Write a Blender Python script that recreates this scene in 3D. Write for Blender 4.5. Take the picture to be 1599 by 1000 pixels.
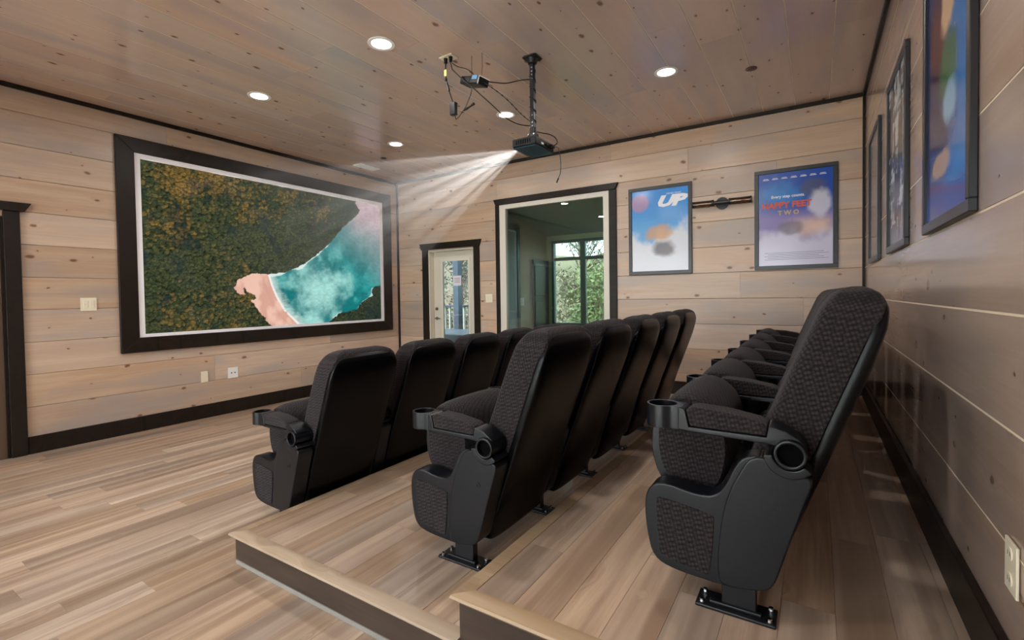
import bpy, bmesh, math, random
import numpy as np
from mathutils import Matrix, Vector

for _o in list(bpy.data.objects):
    bpy.data.objects.remove(_o, do_unlink=True)
SC = bpy.context.scene
COL = SC.collection
PI = math.pi

# ------------------------------------------------------------------ camera
CAM = (5.7987, -5.6631, 1.3251)
YAW, PITCH, ROLL, FPX = 0.5654, -0.0229, -0.0144, 746.57
_F = Vector((-math.sin(YAW) * math.cos(PITCH), math.cos(YAW) * math.cos(PITCH), math.sin(PITCH)))
_r = Vector((math.cos(YAW), math.sin(YAW), 0.0))
_U = _r.cross(_F)
_c, _s = math.cos(ROLL), math.sin(ROLL)
_r2, _U2 = _c * _r + _s * _U, -_s * _r + _c * _U
cam_d = bpy.data.cameras.new('camera')
cam_d.sensor_fit = 'HORIZONTAL'
cam_d.sensor_width = 36.0
cam_d.lens = FPX / 1599.0 * 36.0
cam_d.shift_y = -(500 - 479.22) / 1599.0
cam_d.clip_start = 0.05
cam = bpy.data.objects.new('camera', cam_d)
COL.objects.link(cam)
cam.matrix_world = Matrix(((_r2.x, _U2.x, -_F.x, CAM[0]), (_r2.y, _U2.y, -_F.y, CAM[1]),
                           (_r2.z, _U2.z, -_F.z, CAM[2]), (0, 0, 0, 1)))
SC.camera = cam

# ------------------------------------------------------------------ world, sun, exposure
world = bpy.data.worlds.new('sky')
SC.world = world
world.use_nodes = True
_bg = world.node_tree.nodes['Background']
_bg.inputs['Color'].default_value = (0.96, 0.97, 1.0, 1)
_bg.inputs['Strength'].default_value = 3.9
sun_d = bpy.data.lights.new('sun', 'SUN')
sun_d.energy = 8.5
sun_d.angle = 0.01
sun_d.color = (1.0, 0.95, 0.86)
sun = bpy.data.objects.new('sun', sun_d)
COL.objects.link(sun)
sun.rotation_euler = (math.radians(48), 0, math.radians(-28))   # shines towards +y, down
SC.view_settings.view_transform = 'Standard'
SC.view_settings.look = 'None'
SC.view_settings.gamma = 1.0
SC.view_settings.use_curve_mapping = False
SC.view_settings.exposure = 1.08
SC.cycles.use_denoising = True
SC.cycles.max_bounces = 10
SC.cycles.diffuse_bounces = 6
SC.cycles.glossy_bounces = 4
SC.cycles.transparent_max_bounces = 12
SC.cycles.sample_clamp_indirect = 6.0
SC.cycles.caustics_reflective = False
SC.cycles.caustics_refractive = False
DOWNLIGHT_W = 5.0

# ------------------------------------------------------------------ sizes of the room
L, H, YB = 6.2, 3.2, -7.4
PG, ZG, XG = 0.2847, 1.262, 5.913
H1, H2 = 0.16, 0.315
X1, X2, YP = 3.315, 4.75, -4.435
BH = 0.153

# ------------------------------------------------------------------ helpers
def srgb(r, g, b):
    f = lambda c: (c / 255 / 12.92) if c / 255 <= 0.04045 else ((c / 255 + 0.055) / 1.055) ** 2.4
    return (f(r), f(g), f(b), 1.0)

class MB:
    def __init__(self):
        self.v, self.f = [], []
    def add(self, vs, fs):
        n = len(self.v)
        self.v += [tuple(p) for p in vs]
        self.f += [tuple(i + n for i in q) for q in fs]
        return self
    def box(self, x0, x1, y0, y1, z0, z1):
        x0, x1 = min(x0, x1), max(x0, x1); y0, y1 = min(y0, y1), max(y0, y1); z0, z1 = min(z0, z1), max(z0, z1)
        vs = [(x, y, z) for z in (z0, z1) for y in (y0, y1) for x in (x0, x1)]
        return self.add(vs, [(0, 2, 3, 1), (4, 5, 7, 6), (0, 1, 5, 4), (2, 6, 7, 3), (0, 4, 6, 2), (1, 3, 7, 5)])
    def prism(self, poly, a0, a1, axis='y'):
        """poly: 2d points; axis y -> (x,z), x -> (y,z), z -> (x,y)"""
        mk = {'y': lambda p, a: (p[0], a, p[1]), 'x': lambda p, a: (a, p[0], p[1]), 'z': lambda p, a: (p[0], p[1], a)}[axis]
        n = len(poly)
        vs = [mk(p, a0) for p in poly] + [mk(p, a1) for p in poly]
        fs = [tuple(range(n)), tuple(range(2 * n - 1, n - 1, -1))]
        fs += [(i, i + n, (i + 1) % n + n, (i + 1) % n) for i in range(n)]
        return self.add(vs, fs)
    def loft(self, rings, caps=True, closed=False):
        n = len(rings[0]); m = len(rings)
        vs = [p for r in rings for p in r]
        fs = []
        for j in range(m if closed else m - 1):
            a, b = j * n, ((j + 1) % m) * n
            fs += [(a + i, a + (i + 1) % n, b + (i + 1) % n, b + i) for i in range(n)]
        if caps and not closed:
            fs += [tuple(range(n - 1, -1, -1)), tuple(range((m - 1) * n, m * n))]
        return self.add(vs, fs)
    def cyl(self, c, axis, r, h0, h1, n=20, r2=None):
        r2 = r if r2 is None else r2
        A = {'x': (1, 2, 0), 'y': (2, 0, 1), 'z': (0, 1, 2)}[axis]
        def ring(rr, h):
            out = []
            for i in range(n):
                t = 2 * PI * i / n
                p = [0, 0, 0]
                p[A[0]] = c[A[0]] + rr * math.cos(t); p[A[1]] = c[A[1]] + rr * math.sin(t); p[A[2]] = c[A[2]] + h
                out.append(tuple(p))
            return out
        return self.loft([ring(r, h0), ring(r2, h1)])
    def ringtube(self, c, axis, ro, ri, h0, h1, n=28):
        A = {'x': (1, 2, 0), 'y': (2, 0, 1), 'z': (0, 1, 2)}[axis]
        def ring(rr, h):
            out = []
            for i in range(n):
                t = 2 * PI * i / n
                p = [0, 0, 0]
                p[A[0]] = c[A[0]] + rr * math.cos(t); p[A[1]] = c[A[1]] + rr * math.sin(t); p[A[2]] = c[A[2]] + h
                out.append(tuple(p))
            return out
        return self.loft([ring(ro, h0), ring(ro, h1), ring(ri, h1), ring(ri, h0)], closed=True)
    def tube(self, pts, r, n=8):
        P = [Vector(p) for p in pts]
        rings = []
        up = Vector((0.31, 0.17, 0.93))
        for i, p in enumerate(P):
            d = (P[min(i + 1, len(P) - 1)] - P[max(i - 1, 0)]).normalized()
            a = d.cross(up)
            if a.length < 1e-3: a = d.cross(Vector((1, 0, 0)))
            a.normalize(); b = d.cross(a)
            rr = r[i] if isinstance(r, (list, tuple)) else r
            rings.append([tuple(p + rr * (math.cos(2 * PI * k / n) * a + math.sin(2 * PI * k / n) * b)) for k in range(n)])
        return self.loft(rings)
    def mesh(self, name, bevel=0.0, seg=2, smooth=True, angle=35):
        me = bpy.data.meshes.new(name)
        me.from_pydata(self.v, [], self.f)
        bm = bmesh.new(); bm.from_mesh(me)
        bmesh.ops.recalc_face_normals(bm, faces=bm.faces)
        if bevel > 0:
            es = [e for e in bm.edges if len(e.link_faces) == 2 and e.calc_face_angle(0) > math.radians(28)]
            bmesh.ops.bevel(bm, geom=es, offset=bevel, segments=seg, affect='EDGES', profile=0.5, clamp_overlap=True)
        bm.to_mesh(me); bm.free()
        if smooth:
            for q in me.polygons: q.use_smooth = True
            if bevel > 0 and seg >= 2:
                nv = len(me.vertices); acc = np.zeros((nv, 3))
                for q in me.polygons:
                    w_ = np.array(q.normal) * q.area
                    for vi in q.vertices: acc[vi] += w_
                acc /= np.maximum(np.linalg.norm(acc, axis=1, keepdims=True), 1e-12)
                me.normals_split_custom_set_from_vertices([tuple(q) for q in acc])
            else:
                me.set_sharp_from_angle(angle=math.radians(angle))
        return me

def link(name, me, mat=None, parent=None, loc=None):
    o = bpy.data.objects.new(name, me)
    COL.objects.link(o)
    if mat is not None and me is not None and len(me.materials) == 0:
        me.materials.append(mat)
    if parent is not None: o.parent = parent
    if loc is not None: o.location = loc
    return o
def obj(name, mb, mat, parent=None, loc=None, bevel=0.0, seg=2, smooth=True, angle=35):
    return link(name, mb.mesh(name, bevel, seg, smooth, angle), mat, parent, loc)
def tag(o, label=None, cat=None, group=None, kind=None):
    if label: o['label'] = label
    if cat: o['category'] = cat
    if group: o['group'] = group
    if kind: o['kind'] = kind
    return o
def thing(name, label, cat, loc=(0, 0, 0), group=None):
    o = bpy.data.objects.new(name, None)
    o.empty_display_size = 0.1
    COL.objects.link(o); o.location = loc
    return tag(o, label, cat, group)
def chaikin(poly, it=2, closed=True):
    for _ in range(it):
        q = []
        n = len(poly)
        for i in range(n if closed else n - 1):
            a, b = poly[i], poly[(i + 1) % n]
            q.append(tuple(0.75 * x + 0.25 * y for x, y in zip(a, b)))
            q.append(tuple(0.25 * x + 0.75 * y for x, y in zip(a, b)))
        if not closed: q = [poly[0]] + q + [poly[-1]]
        poly = q
    return poly
def interp(tab, x):
    return float(np.interp(x, [t[0] for t in tab], [t[1] for t in tab]))

# ------------------------------------------------------------------ materials
class NT:
    def __init__(self, name):
        self.m = bpy.data.materials.new(name); self.m.use_nodes = True
        self.t = self.m.node_tree
        self.b = self.t.nodes['Principled BSDF']; self.out = self.t.nodes['Material Output']
    def n(self, typ, **kw):
        nd = self.t.nodes.new(typ)
        for k, v in kw.items():
            if k.startswith('i_'):
                key = k[2:]
                nd.inputs[int(key) if key.isdigit() else key.replace('_', ' ')].default_value = v
            else: setattr(nd, k, v)
        return nd
    def l(self, a, b): self.t.links.new(a, b)
    def math(self, op, a, b=None, c=None, clamp=False):
        nd = self.n('ShaderNodeMath', operation=op, use_clamp=clamp)
        for i, x in enumerate((a, b, c)):
            if x is None: continue
            if isinstance(x, (int, float)): nd.inputs[i].default_value = x
            else: self.l(x, nd.inputs[i])
        return nd.outputs[0]
    def mix(self, f, a, b, blend='MIX'):
        nd = self.n('ShaderNodeMix', data_type='RGBA', blend_type=blend)
        for s, x in ((nd.inputs[0], f), (nd.inputs[6], a), (nd.inputs[7], b)):
            if isinstance(x, (int, float, tuple)): s.default_value = x
            else: self.l(x, s)
        return nd.outputs[2]
    def ramp(self, f, stops):
        nd = self.n('ShaderNodeValToRGB')
        e = nd.color_ramp.elements
        while len(e) < len(stops): e.new(0.5)
        for q, (p, c) in zip(e, stops):
            q.position = p; q.color = c
        self.l(f, nd.inputs[0]); return nd.outputs[0]
    def smooth(self, x, lo, hi):
        nd = self.n('ShaderNodeMapRange', interpolation_type='SMOOTHSTEP')
        self.l(x, nd.inputs[0]); nd.inputs[1].default_value = lo; nd.inputs[2].default_value = hi
        return nd.outputs[0]

def plain(name, col, rough=0.5, metal=0.0, spec=0.5, bump=None, var=0.0, coat=0.0):
    k = NT(name)
    k.b.inputs['Base Color'].default_value = col
    k.b.inputs['Roughness'].default_value = rough
    k.b.inputs['Metallic'].default_value = metal
    k.b.inputs['Specular IOR Level'].default_value = spec
    k.b.inputs['Coat Weight'].default_value = coat
    tc = k.n('ShaderNodeTexCoord')
    if var > 0:
        nz = k.n('ShaderNodeTexNoise', i_Scale=6.0, i_Detail=4.0)
        k.l(tc.outputs['Object'], nz.inputs['Vector'])
        d = tuple(c * (1 - var) for c in col[:3]) + (1,); u = tuple(min(1, c * (1 + var)) for c in col[:3]) + (1,)
        k.l(k.mix(nz.outputs[0], d, u), k.b.inputs['Base Color'])
    if bump:
        nz = k.n('ShaderNodeTexNoise', i_Scale=bump[0], i_Detail=3.0)
        k.l(tc.outputs['Object'], nz.inputs['Vector'])
        bp = k.n('ShaderNodeBump', i_Strength=bump[1], i_Distance=0.002)
        k.l(nz.outputs[0], bp.inputs['Height']); k.l(bp.outputs[0], k.b.inputs['Normal'])
    return k.m

def wood(name, light, dark, wash, knot, rough, knot_amt=1.0, var=0.16, grain=(1.1, 15.0), streak=0.0, spec=0.5, coat=0.0, bump=0.12, con=(0.33, 0.68)):
    """board whose grain runs along its own x axis; every board object differs by its random number"""
    k = NT(name)
    tc = k.n('ShaderNodeTexCoord'); oi = k.n('ShaderNodeObjectInfo')
    rnd = oi.outputs['Random']
    off = k.n('ShaderNodeCombineXYZ')
    k.l(k.math('MULTIPLY', rnd, 71.0), off.inputs[0]); k.l(k.math('MULTIPLY', rnd, 37.0), off.inputs[1])
    k.l(k.math('MULTIPLY', rnd, 13.0), off.inputs[2])
    add = k.n('ShaderNodeVectorMath', operation='ADD')
    k.l(tc.outputs['Object'], add.inputs[0]); k.l(off.outputs[0], add.inputs[1])
    V = add.outputs[0]
    # knots
    mk = k.n('ShaderNodeMapping'); mk.inputs['Scale'].default_value = (2.7, 4.6, 0.0)
    kn = k.n('ShaderNodeTexNoise', i_Scale=22.0, i_Detail=2.0); k.l(V, kn.inputs['Vector'])
    kd = k.n('ShaderNodeVectorMath', operation='MULTIPLY_ADD'); k.l(kn.outputs['Color'], kd.inputs[0]); kd.inputs[1].default_value = (.022, .022, 0); k.l(V, kd.inputs[2])
    k.l(kd.outputs[0], mk.inputs[0])
    vo = k.n('ShaderNodeTexVoronoi', i_Scale=1.0, voronoi_dimensions='2D'); k.l(mk.outputs[0], vo.inputs['Vector'])
    sep = k.n('ShaderNodeSeparateColor'); k.l(vo.outputs['Color'], sep.inputs[0])
    size = k.math('MULTIPLY_ADD', k.math('POWER', sep.outputs[1], 2.0), 0.085, 0.030)
    nrm = k.math('DIVIDE', vo.outputs['Distance'], size)
    pick = k.math('GREATER_THAN', sep.outputs[0], 0.30)
    core = k.math('MULTIPLY', k.math('SUBTRACT', 1.0, k.smooth(nrm, 0.35, 1.0)), pick)
    halo = k.math('MULTIPLY', k.math('SUBTRACT', 1.0, k.smooth(nrm, 0.6, 3.2)), pick)
    # grain, bent around knots
    bend = k.n('ShaderNodeCombineXYZ')
    k.l(k.math('MULTIPLY', halo, 0.035), bend.inputs[1])
    a2 = k.n('ShaderNodeVectorMath', operation='ADD'); k.l(V, a2.inputs[0]); k.l(bend.outputs[0], a2.inputs[1])
    mg = k.n('ShaderNodeMapping'); mg.inputs['Scale'].default_value = (grain[0], grain[1], grain[1])
    k.l(a2.outputs[0], mg.inputs[0])
    g = k.n('ShaderNodeTexNoise', i_Scale=1.0, i_Detail=7.0, i_Roughness=0.62, i_Distortion=0.5); k.l(mg.outputs[0], g.inputs['Vector'])
    mf = k.n('ShaderNodeMapping'); mf.inputs['Scale'].default_value = (grain[0] * 3, grain[1] * 7, grain[1] * 7)
    k.l(a2.outputs[0], mf.inputs[0])
    gf = k.n('ShaderNodeTexNoise', i_Scale=1.0, i_Detail=4.0, i_Roughness=0.6); k.l(mf.outputs[0], gf.inputs['Vector'])
    mb_ = k.n('ShaderNodeMapping'); mb_.inputs['Scale'].default_value = (0.9, 4.0, 1.0)
    k.l(V, mb_.inputs[0])
    blot = k.n('ShaderNodeTexNoise', i_Scale=1.0, i_Detail=3.0); k.l(mb_.outputs[0], blot.inputs['Vector'])
    gg = k.math('ADD', k.math('MULTIPLY', g.outputs[0], 0.75), k.math('MULTIPLY', gf.outputs[0], 0.25))
    c = k.mix(k.smooth(gg, con[0], con[1]), dark, light)
    c = k.mix(k.math('MULTIPLY', k.smooth(blot.outputs[0], 0.42, 0.68), 0.85), c, wash)
    if streak > 0:
        ms = k.n('ShaderNodeMapping'); ms.inputs['Scale'].default_value = (0.35, 13.0, 1.0)
        k.l(V, ms.inputs[0])
        sn = k.n('ShaderNodeTexNoise', i_Scale=1.0, i_Detail=2.0, i_Distortion=0.3); k.l(ms.outputs[0], sn.inputs['Vector'])
        c = k.mix(k.math('MULTIPLY', k.smooth(sn.outputs[0], 0.40, 0.62), streak), c, knot)
    if knot_amt > 0:
        c = k.mix(k.math('MULTIPLY', halo, 0.30 * knot_amt), c, dark)
        c = k.mix(k.math('MULTIPLY', core, 0.88 * knot_amt), c, knot)
    rv = k.n('ShaderNodeMapRange'); k.l(rnd, rv.inputs[0])
    rv.inputs[3].default_value = 1 - var; rv.inputs[4].default_value = 1 + var * 0.6
    hs = k.n('ShaderNodeHueSaturation'); k.l(rv.outputs[0], hs.inputs['Value']); k.l(c, hs.inputs['Color'])
    rs = k.n('ShaderNodeMapRange'); k.l(k.math('FRACT', k.math('MULTIPLY', rnd, 17.3)), rs.inputs[0])
    rs.inputs[3].default_value = 0.86; rs.inputs[4].default_value = 1.12
    k.l(rs.outputs[0], hs.inputs['Saturation'])
    k.l(hs.outputs[0], k.b.inputs['Base Color'])
    k.l(k.math('MULTIPLY_ADD', gg, 0.14, rough - 0.07), k.b.inputs['Roughness'])
    k.b.inputs['Specular IOR Level'].default_value = spec
    k.b.inputs['Coat Weight'].default_value = coat
    k.b.inputs['Coat Roughness'].default_value = 0.12
    bp = k.n('ShaderNodeBump', i_Strength=bump, i_Distance=0.002)
    k.l(gg, bp.inputs['Height']); k.l(bp.outputs[0], k.b.inputs['Normal'])
    return k.m

M = {}
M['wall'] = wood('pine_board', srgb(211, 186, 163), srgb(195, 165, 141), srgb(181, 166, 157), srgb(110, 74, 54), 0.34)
M['wall_gloss_shaded'] = wood('shaded_varnished_board', srgb(186, 163, 147), srgb(174, 149, 132), srgb(164, 148, 140), srgb(112, 82, 66), 0.24, coat=0.35, bump=0.04, con=(0.25, 0.75))  # same stain as the other walls, darkened for this wall's weaker light
M['ceil'] = wood('ceiling_pine_board', srgb(211, 185, 169), srgb(200, 171, 155), srgb(188, 170, 167), srgb(106, 70, 54), 0.25, coat=0.4, bump=0.02, var=0.09, con=(0.1, 0.9), grain=(0.8, 7.0))
M['floor'] = wood('vinyl_floor_plank', srgb(205, 180, 156), srgb(158, 132, 111), srgb(184, 160, 141), srgb(134, 108, 90), 0.36, knot_amt=0.15, var=0.24, grain=(0.8, 11.0), streak=0.55)
M['oak'] = wood('oak_nosing', srgb(178, 153, 124), srgb(152, 126, 99), srgb(166, 141, 114), srgb(124, 98, 76), 0.35, knot_amt=0.2, var=0.06)
M['dark'] = wood('dark_stained_board', srgb(44, 34, 28), srgb(28, 21, 17), srgb(38, 31, 27), srgb(16, 12, 9), 0.42, knot_amt=0.7, var=0.1, spec=0.22)
M['riser'] = wood('brown_riser_board', srgb(76, 58, 47), srgb(52, 39, 31), srgb(68, 54, 45), srgb(36, 26, 20), 0.45, knot_amt=0.4, var=0.06)
M['groove'] = plain('board_groove', srgb(96, 76, 60), 0.8)
M['groove_light'] = plain('raw_wood_groove', srgb(226, 208, 184), 0.8)
M['sub'] = plain('subfloor', srgb(110, 88, 70), 0.8)
M['greystrip'] = plain('grey_strip', srgb(142, 138, 132), 0.6, var=0.08)
M['plaster'] = wood('plain_wall_boards', srgb(206, 178, 150), srgb(186, 156, 128), srgb(176, 160, 148), srgb(150, 116, 90), 0.4)
M['ivory'] = plain('ivory_plastic', srgb(238, 230, 206), 0.35)
M['white_pl'] = plain('white_plastic', srgb(242, 242, 240), 0.35)
M['slot'] = plain('dark_slot', srgb(60, 56, 50), 0.6)
M['white_trim'] = plain('white_window_frame', srgb(222, 216, 204), 0.4)
M['door_white'] = plain('cream_door_paint', srgb(214, 206, 190), 0.4)
M['white_border'] = plain('white_screen_border', srgb(248, 248, 254), 0.6)
M['frame'] = plain('poster_frame_black', srgb(44, 46, 50), 0.32, var=0.1)
M['black_metal'] = plain('black_metal', srgb(24, 25, 29), 0.35, metal=0.2)
M['black_pl'] = plain('black_plastic', srgb(18, 19, 21), 0.4, spec=0.25)
M['seat_pl'] = plain('seat_plastic', srgb(12, 16, 22), 0.30, spec=0.4, bump=(240.0, 0.15))
M['vinyl'] = plain('seat_back_vinyl', srgb(7, 7, 9), 0.27, spec=0.16, bump=(420.0, 0.1))
M['hole'] = plain('recess_shade', srgb(6, 6, 7), 0.8, spec=0.05)  # near-black, almost no gloss: shade inside openings put into the colour
M['chrome'] = plain('chrome', srgb(200, 200, 204), 0.18, metal=1.0)
M['nickel'] = plain('nickel', srgb(150, 142, 130), 0.3, metal=1.0)
M['teal'] = plain('teal_projector_base', srgb(24, 66, 84), 0.35)
M['yellow'] = plain('yellow_tag', srgb(206, 204, 110), 0.5)
M['blue'] = plain('blue_label', srgb(84, 134, 178), 0.5)
M['paper'] = plain('paper', srgb(228, 222, 230), 0.7)
M['ink'] = plain('grey_ink', srgb(120, 112, 124), 0.7)
M['brass'] = plain('aged_brass', srgb(150, 116, 66), 0.3, metal=1.0)
M['dgreen'] = plain('dark_green_paint', srgb(66, 104, 102), 0.35)
M['bronze'] = plain('brown_disc', srgb(92, 58, 46), 0.5)
M['porch_wall'] = plain('porch_wall_paint', srgb(188, 180, 146), 0.6, var=0.05)
M['porch_ceil'] = plain('porch_ceiling', srgb(146, 160, 146), 0.5, var=0.06)
M['pale_door'] = plain('pale_grey_door', srgb(206, 212, 226), 0.45)
M['deck'] = plain('deck_boards', srgb(104, 94, 84), 0.6, var=0.15)
M['post'] = plain('deck_post_paint', srgb(52, 56, 66), 0.5)
M['rail'] = plain('rail_paint', srgb(150, 152, 140), 0.5)
M['tub'] = plain('tub_cover', srgb(40, 56, 64), 0.45)
M['tub2'] = plain('tub_side', srgb(96, 116, 118), 0.5)
M['soil'] = plain('leaf_litter', srgb(104, 88, 66), 0.9, var=0.3)
M['bark'] = plain('bark', srgb(104, 84, 66), 0.9, var=0.3)
M['patio_bounce'] = plain('sun_bounce_patio', srgb(222, 218, 210), 0.8)  # pale tone chosen to throw sunlight back indoors

def fabric_mat():
    k = NT('woven_charcoal_fabric')
    tc = k.n('ShaderNodeTexCoord')
    vo = k.n('ShaderNodeTexVoronoi', i_Scale=92.0, i_Randomness=0.22)
    mp = k.n('ShaderNodeMapping'); mp.inputs['Rotation'].default_value = (0.785, 0.35, 0); k.l(tc.outputs['Object'], mp.inputs[0]); k.l(mp.outputs[0], vo.inputs['Vector'])
    nz = k.n('ShaderNodeTexNoise', i_Scale=9.0, i_Detail=3.0); k.l(tc.outputs['Object'], nz.inputs['Vector'])
    h = k.smooth(vo.outputs['Distance'], 0.15, 0.75)
    c = k.mix(h, srgb(60, 53, 54), srgb(24, 21, 23))
    c = k.mix(k.math('MULTIPLY', nz.outputs[0], 0.35), c, srgb(42, 37, 38))
    k.l(c, k.b.inputs['Base Color'])
    k.b.inputs['Roughness'].default_value = 0.85
    k.b.inputs['Specular IOR Level'].default_value = 0.12
    k.b.inputs['Sheen Weight'].default_value = 0.06
    bp = k.n('ShaderNodeBump', i_Strength=0.7, i_Distance=0.002, invert=True)
    k.l(h, bp.inputs['Height']); k.l(bp.outputs[0], k.b.inputs['Normal'])
    return k.m
M['fabric'] = fabric_mat()

def glass_mat(name, tint, refl=1.0):
    k = NT(name)
    tr = k.n('ShaderNodeBsdfTransparent'); tr.inputs[0].default_value = tint
    gl = k.n('ShaderNodeBsdfGlossy'); gl.inputs['Roughness'].default_value = 0.01
    fr = k.n('ShaderNodeFresnel'); fr.inputs['IOR'].default_value = 1.5
    mx = k.n('ShaderNodeMixShader')
    k.l(k.math('MULTIPLY', fr.outputs[0], refl, clamp=True), mx.inputs[0])
    k.l(tr.outputs[0], mx.inputs[1]); k.l(gl.outputs[0], mx.inputs[2])
    k.l(mx.outputs[0], k.out.inputs['Surface'])
    return k.m
M['glass_tint'] = glass_mat('tinted_window_glass', (0.78, 0.90, 0.87, 1), 1.6)
M['glass'] = glass_mat('clear_glass', (0.93, 0.97, 0.97, 1))
M['glass_door'] = glass_mat('door_glass', (0.60, 0.68, 0.72, 1))  # tint added to dim the overbright view outdoors
M['glass_porch'] = glass_mat('porch_glass', (0.72, 0.80, 0.80, 1))  # milder tint, likewise there to darken the outdoors
M['amber'] = glass_mat('amber_glass', (0.72, 0.55, 0.30, 1), 2.0)

def emit_mat(name, col, strength):
    k = NT(name)
    e = k.n('ShaderNodeEmission'); e.inputs[0].default_value = col; e.inputs[1].default_value = strength
    k.l(e.outputs[0], k.out.inputs['Surface'])
    return k.m
M['lens'] = emit_mat('lamp_lens', (1.0, 0.96, 0.9, 1), 6.0)

def print_mat(name, rough=0.3, emit=0.0):
    k = NT(name)
    at = k.n('ShaderNodeAttribute', attribute_name='print')
    if emit > 0:
        k.b.inputs['Base Color'].default_value = (0.004, 0.004, 0.004, 1)
        k.l(at.outputs['Color'], k.b.inputs['Emission Color'])
        k.b.inputs['Emission Strength'].default_value = emit
        k.b.inputs['Specular IOR Level'].default_value = 0.0
    else:
        k.l(at.outputs['Color'], k.b.inputs['Base Color'])
    k.b.inputs['Roughness'].default_value = rough
    return k.m
M['screen'] = print_mat('projected_picture', 0.9, 0.48)
M['poster'] = print_mat('poster_print', 0.16)

def leaf_mat(name, a, b):
    k = NT(name)
    nz = k.n('ShaderNodeTexNoise', i_Scale=3.0, i_Detail=4.0); tc = k.n('ShaderNodeTexCoord'); k.l(tc.outputs['Object'], nz.inputs['Vector'])
    k.l(k.mix(k.smooth(nz.outputs[0], 0.35, 0.65), a, b), k.b.inputs['Base Color'])
    k.b.inputs['Roughness'].default_value = 0.6
    return k.m
M['leaf_g'] = leaf_mat('green_leaves', srgb(64, 74, 40), srgb(108, 110, 64))
M['leaf_b'] = leaf_mat('dry_brown_leaves', srgb(78, 64, 48), srgb(132, 118, 94))
M['leaf_d'] = leaf_mat('grey_green_leaves', srgb(60, 68, 56), srgb(108, 114, 98))

# ------------------------------------------------------------------ boards
_pm = {}
def plank_mesh(length, width, mat, th=0.018, ch=0.004):
    key = (round(length, 3), round(width, 3), mat.name, th, ch)
    if key not in _pm:
        h, w = length / 2, width / 2
        prof = [(-w, -th), (-w, -ch), (-w + ch, 0), (w - ch, 0), (w, -ch), (w, -th)]
        mb = MB()
        vs = [(-h, a, b) for a, b in prof] + [(h, a, b) for a, b in prof]
        n = 6
        fs = [tuple(range(n)), tuple(range(2 * n - 1, n - 1, -1))] + [(i, i + n, (i + 1) % n + n, (i + 1) % n) for i in range(n)]
        mb.add(vs, fs)
        me = mb.mesh('plank', smooth=False)
        me.materials.append(mat)
        _pm[key] = me
    return _pm[key]
def axes(xl, yl, zl):
    return Matrix((xl, yl, zl)).transposed().to_4x4()
def plank(parent, centre, length, width, R, mat, name='plank', th=0.018, ch=0.004):
    o = bpy.data.objects.new(name, plank_mesh(length, width, mat, th, ch))
    COL.objects.link(o); o.parent = parent
    o.matrix_local = Matrix.Translation(centre) @ R
    return o
R_SCREEN = axes((0, 1, 0), (0, 0, 1), (1, 0, 0))
R_WIN = axes((1, 0, 0), (0, 0, 1), (0, -1, 0))
R_RIGHT = axes((0, -1, 0), (0, 0, 1), (-1, 0, 0))
R_CEIL = axes((0, 1, 0), (1, 0, 0), (0, 0, -1))
R_FLOOR = axes((0, 1, 0), (-1, 0, 0), (0, 0, 1))

def cut(rect, holes):
    """rect minus holes, as rectangles (a0,a1,z0,z1)"""
    out = [rect]
    for h in holes:
        nxt = []
        for r in out:
            if h[1] <= r[0] or h[0] >= r[1] or h[3] <= r[2] or h[2] >= r[3]:
                nxt.append(r); continue
            if h[0] > r[0]: nxt.append((r[0], h[0], r[2], r[3]))
            if h[1] < r[1]: nxt.append((h[1], r[1], r[2], r[3]))
            a0, a1 = max(r[0], h[0]), min(r[1], h[1])
            if h[2] > r[2]: nxt.append((a0, a1, r[2], h[2]))
            if h[3] < r[3]: nxt.append((a0, a1, h[3], r[3]))
        out = nxt
    return [r for r in out if r[1] - r[0] > 0.02 and r[3] - r[2] > 0.012]

rng = random.Random(7)
def rows():
    k = -5
    zs = []
    while True:
        z0 = ZG + k * PG; z1 = z0 + PG
        if z0 > H - 0.01: break
        if z1 > 0.02: zs.append((max(z0, 0.0), min(z1, H)))
        k += 1
    return zs
def runs(a0, a1, lo, hi, first=None):
    """random butt joints along a run"""
    out, x = [], a0
    step = first if first else rng.uniform(0.4 * lo, hi)
    while x < a1 - 1e-6:
        e = min(a1, x + step)
        if a1 - e < 0.35: e = a1
        out.append((x, e)); x = e
        step = rng.uniform(lo, hi)
    return out

# ------------------------------------------------------------------ room shell
DOOR = (0.664, 1.556, 0.0, 2.05)          # opening in the window wall
WIN = (2.02, 3.648, 0.70, 2.608)
def backing(name, mb, mat):
    o = obj(name, mb, mat, smooth=False); return tag(o, kind='structure')

mb = MB().box(-0.12, -0.0185, YB - 0.12, 0.15, -0.02, H + 0.1)
w_left = backing('wall_left', mb, M['groove'])
mb = MB()
for r in cut((-0.12, L + 0.12, -0.02, H + 0.1), [DOOR, WIN]):
    mb.box(r[0], r[1], 0.0185, 0.15, r[2], r[3])
w_back = backing('wall_back', mb, M['groove'])
w_right = backing('wall_right', MB().box(L + 0.0016, L + 0.14, YB - 0.12, 0.15, -0.02, H + 0.1), M['groove_light'])
NEAR = (0.7, 5.5, 0.04, 2.45)             # unseen patio doors, added for daylight that the sheen on the boards suggests
mb = MB()
for r in cut((-0.12, L + 0.14, -0.02, H + 0.1), [NEAR]):
    mb.box(r[0], r[1], YB - 0.14, YB, r[2], r[3])
w_near = backing('wall_near', mb, M['plaster'])
st_outer = backing('floor_bounce_patio', MB().box(-6, 13, YB - 12, YB - 0.141, -0.14, -0.03), M['patio_bounce'])  # unseen patio, kept pale to bounce sun up to the ceiling
pd = thing('window_added', None, None, (3.1, YB, NEAR[2])); tag(pd, kind='structure')
mb = MB()
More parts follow.
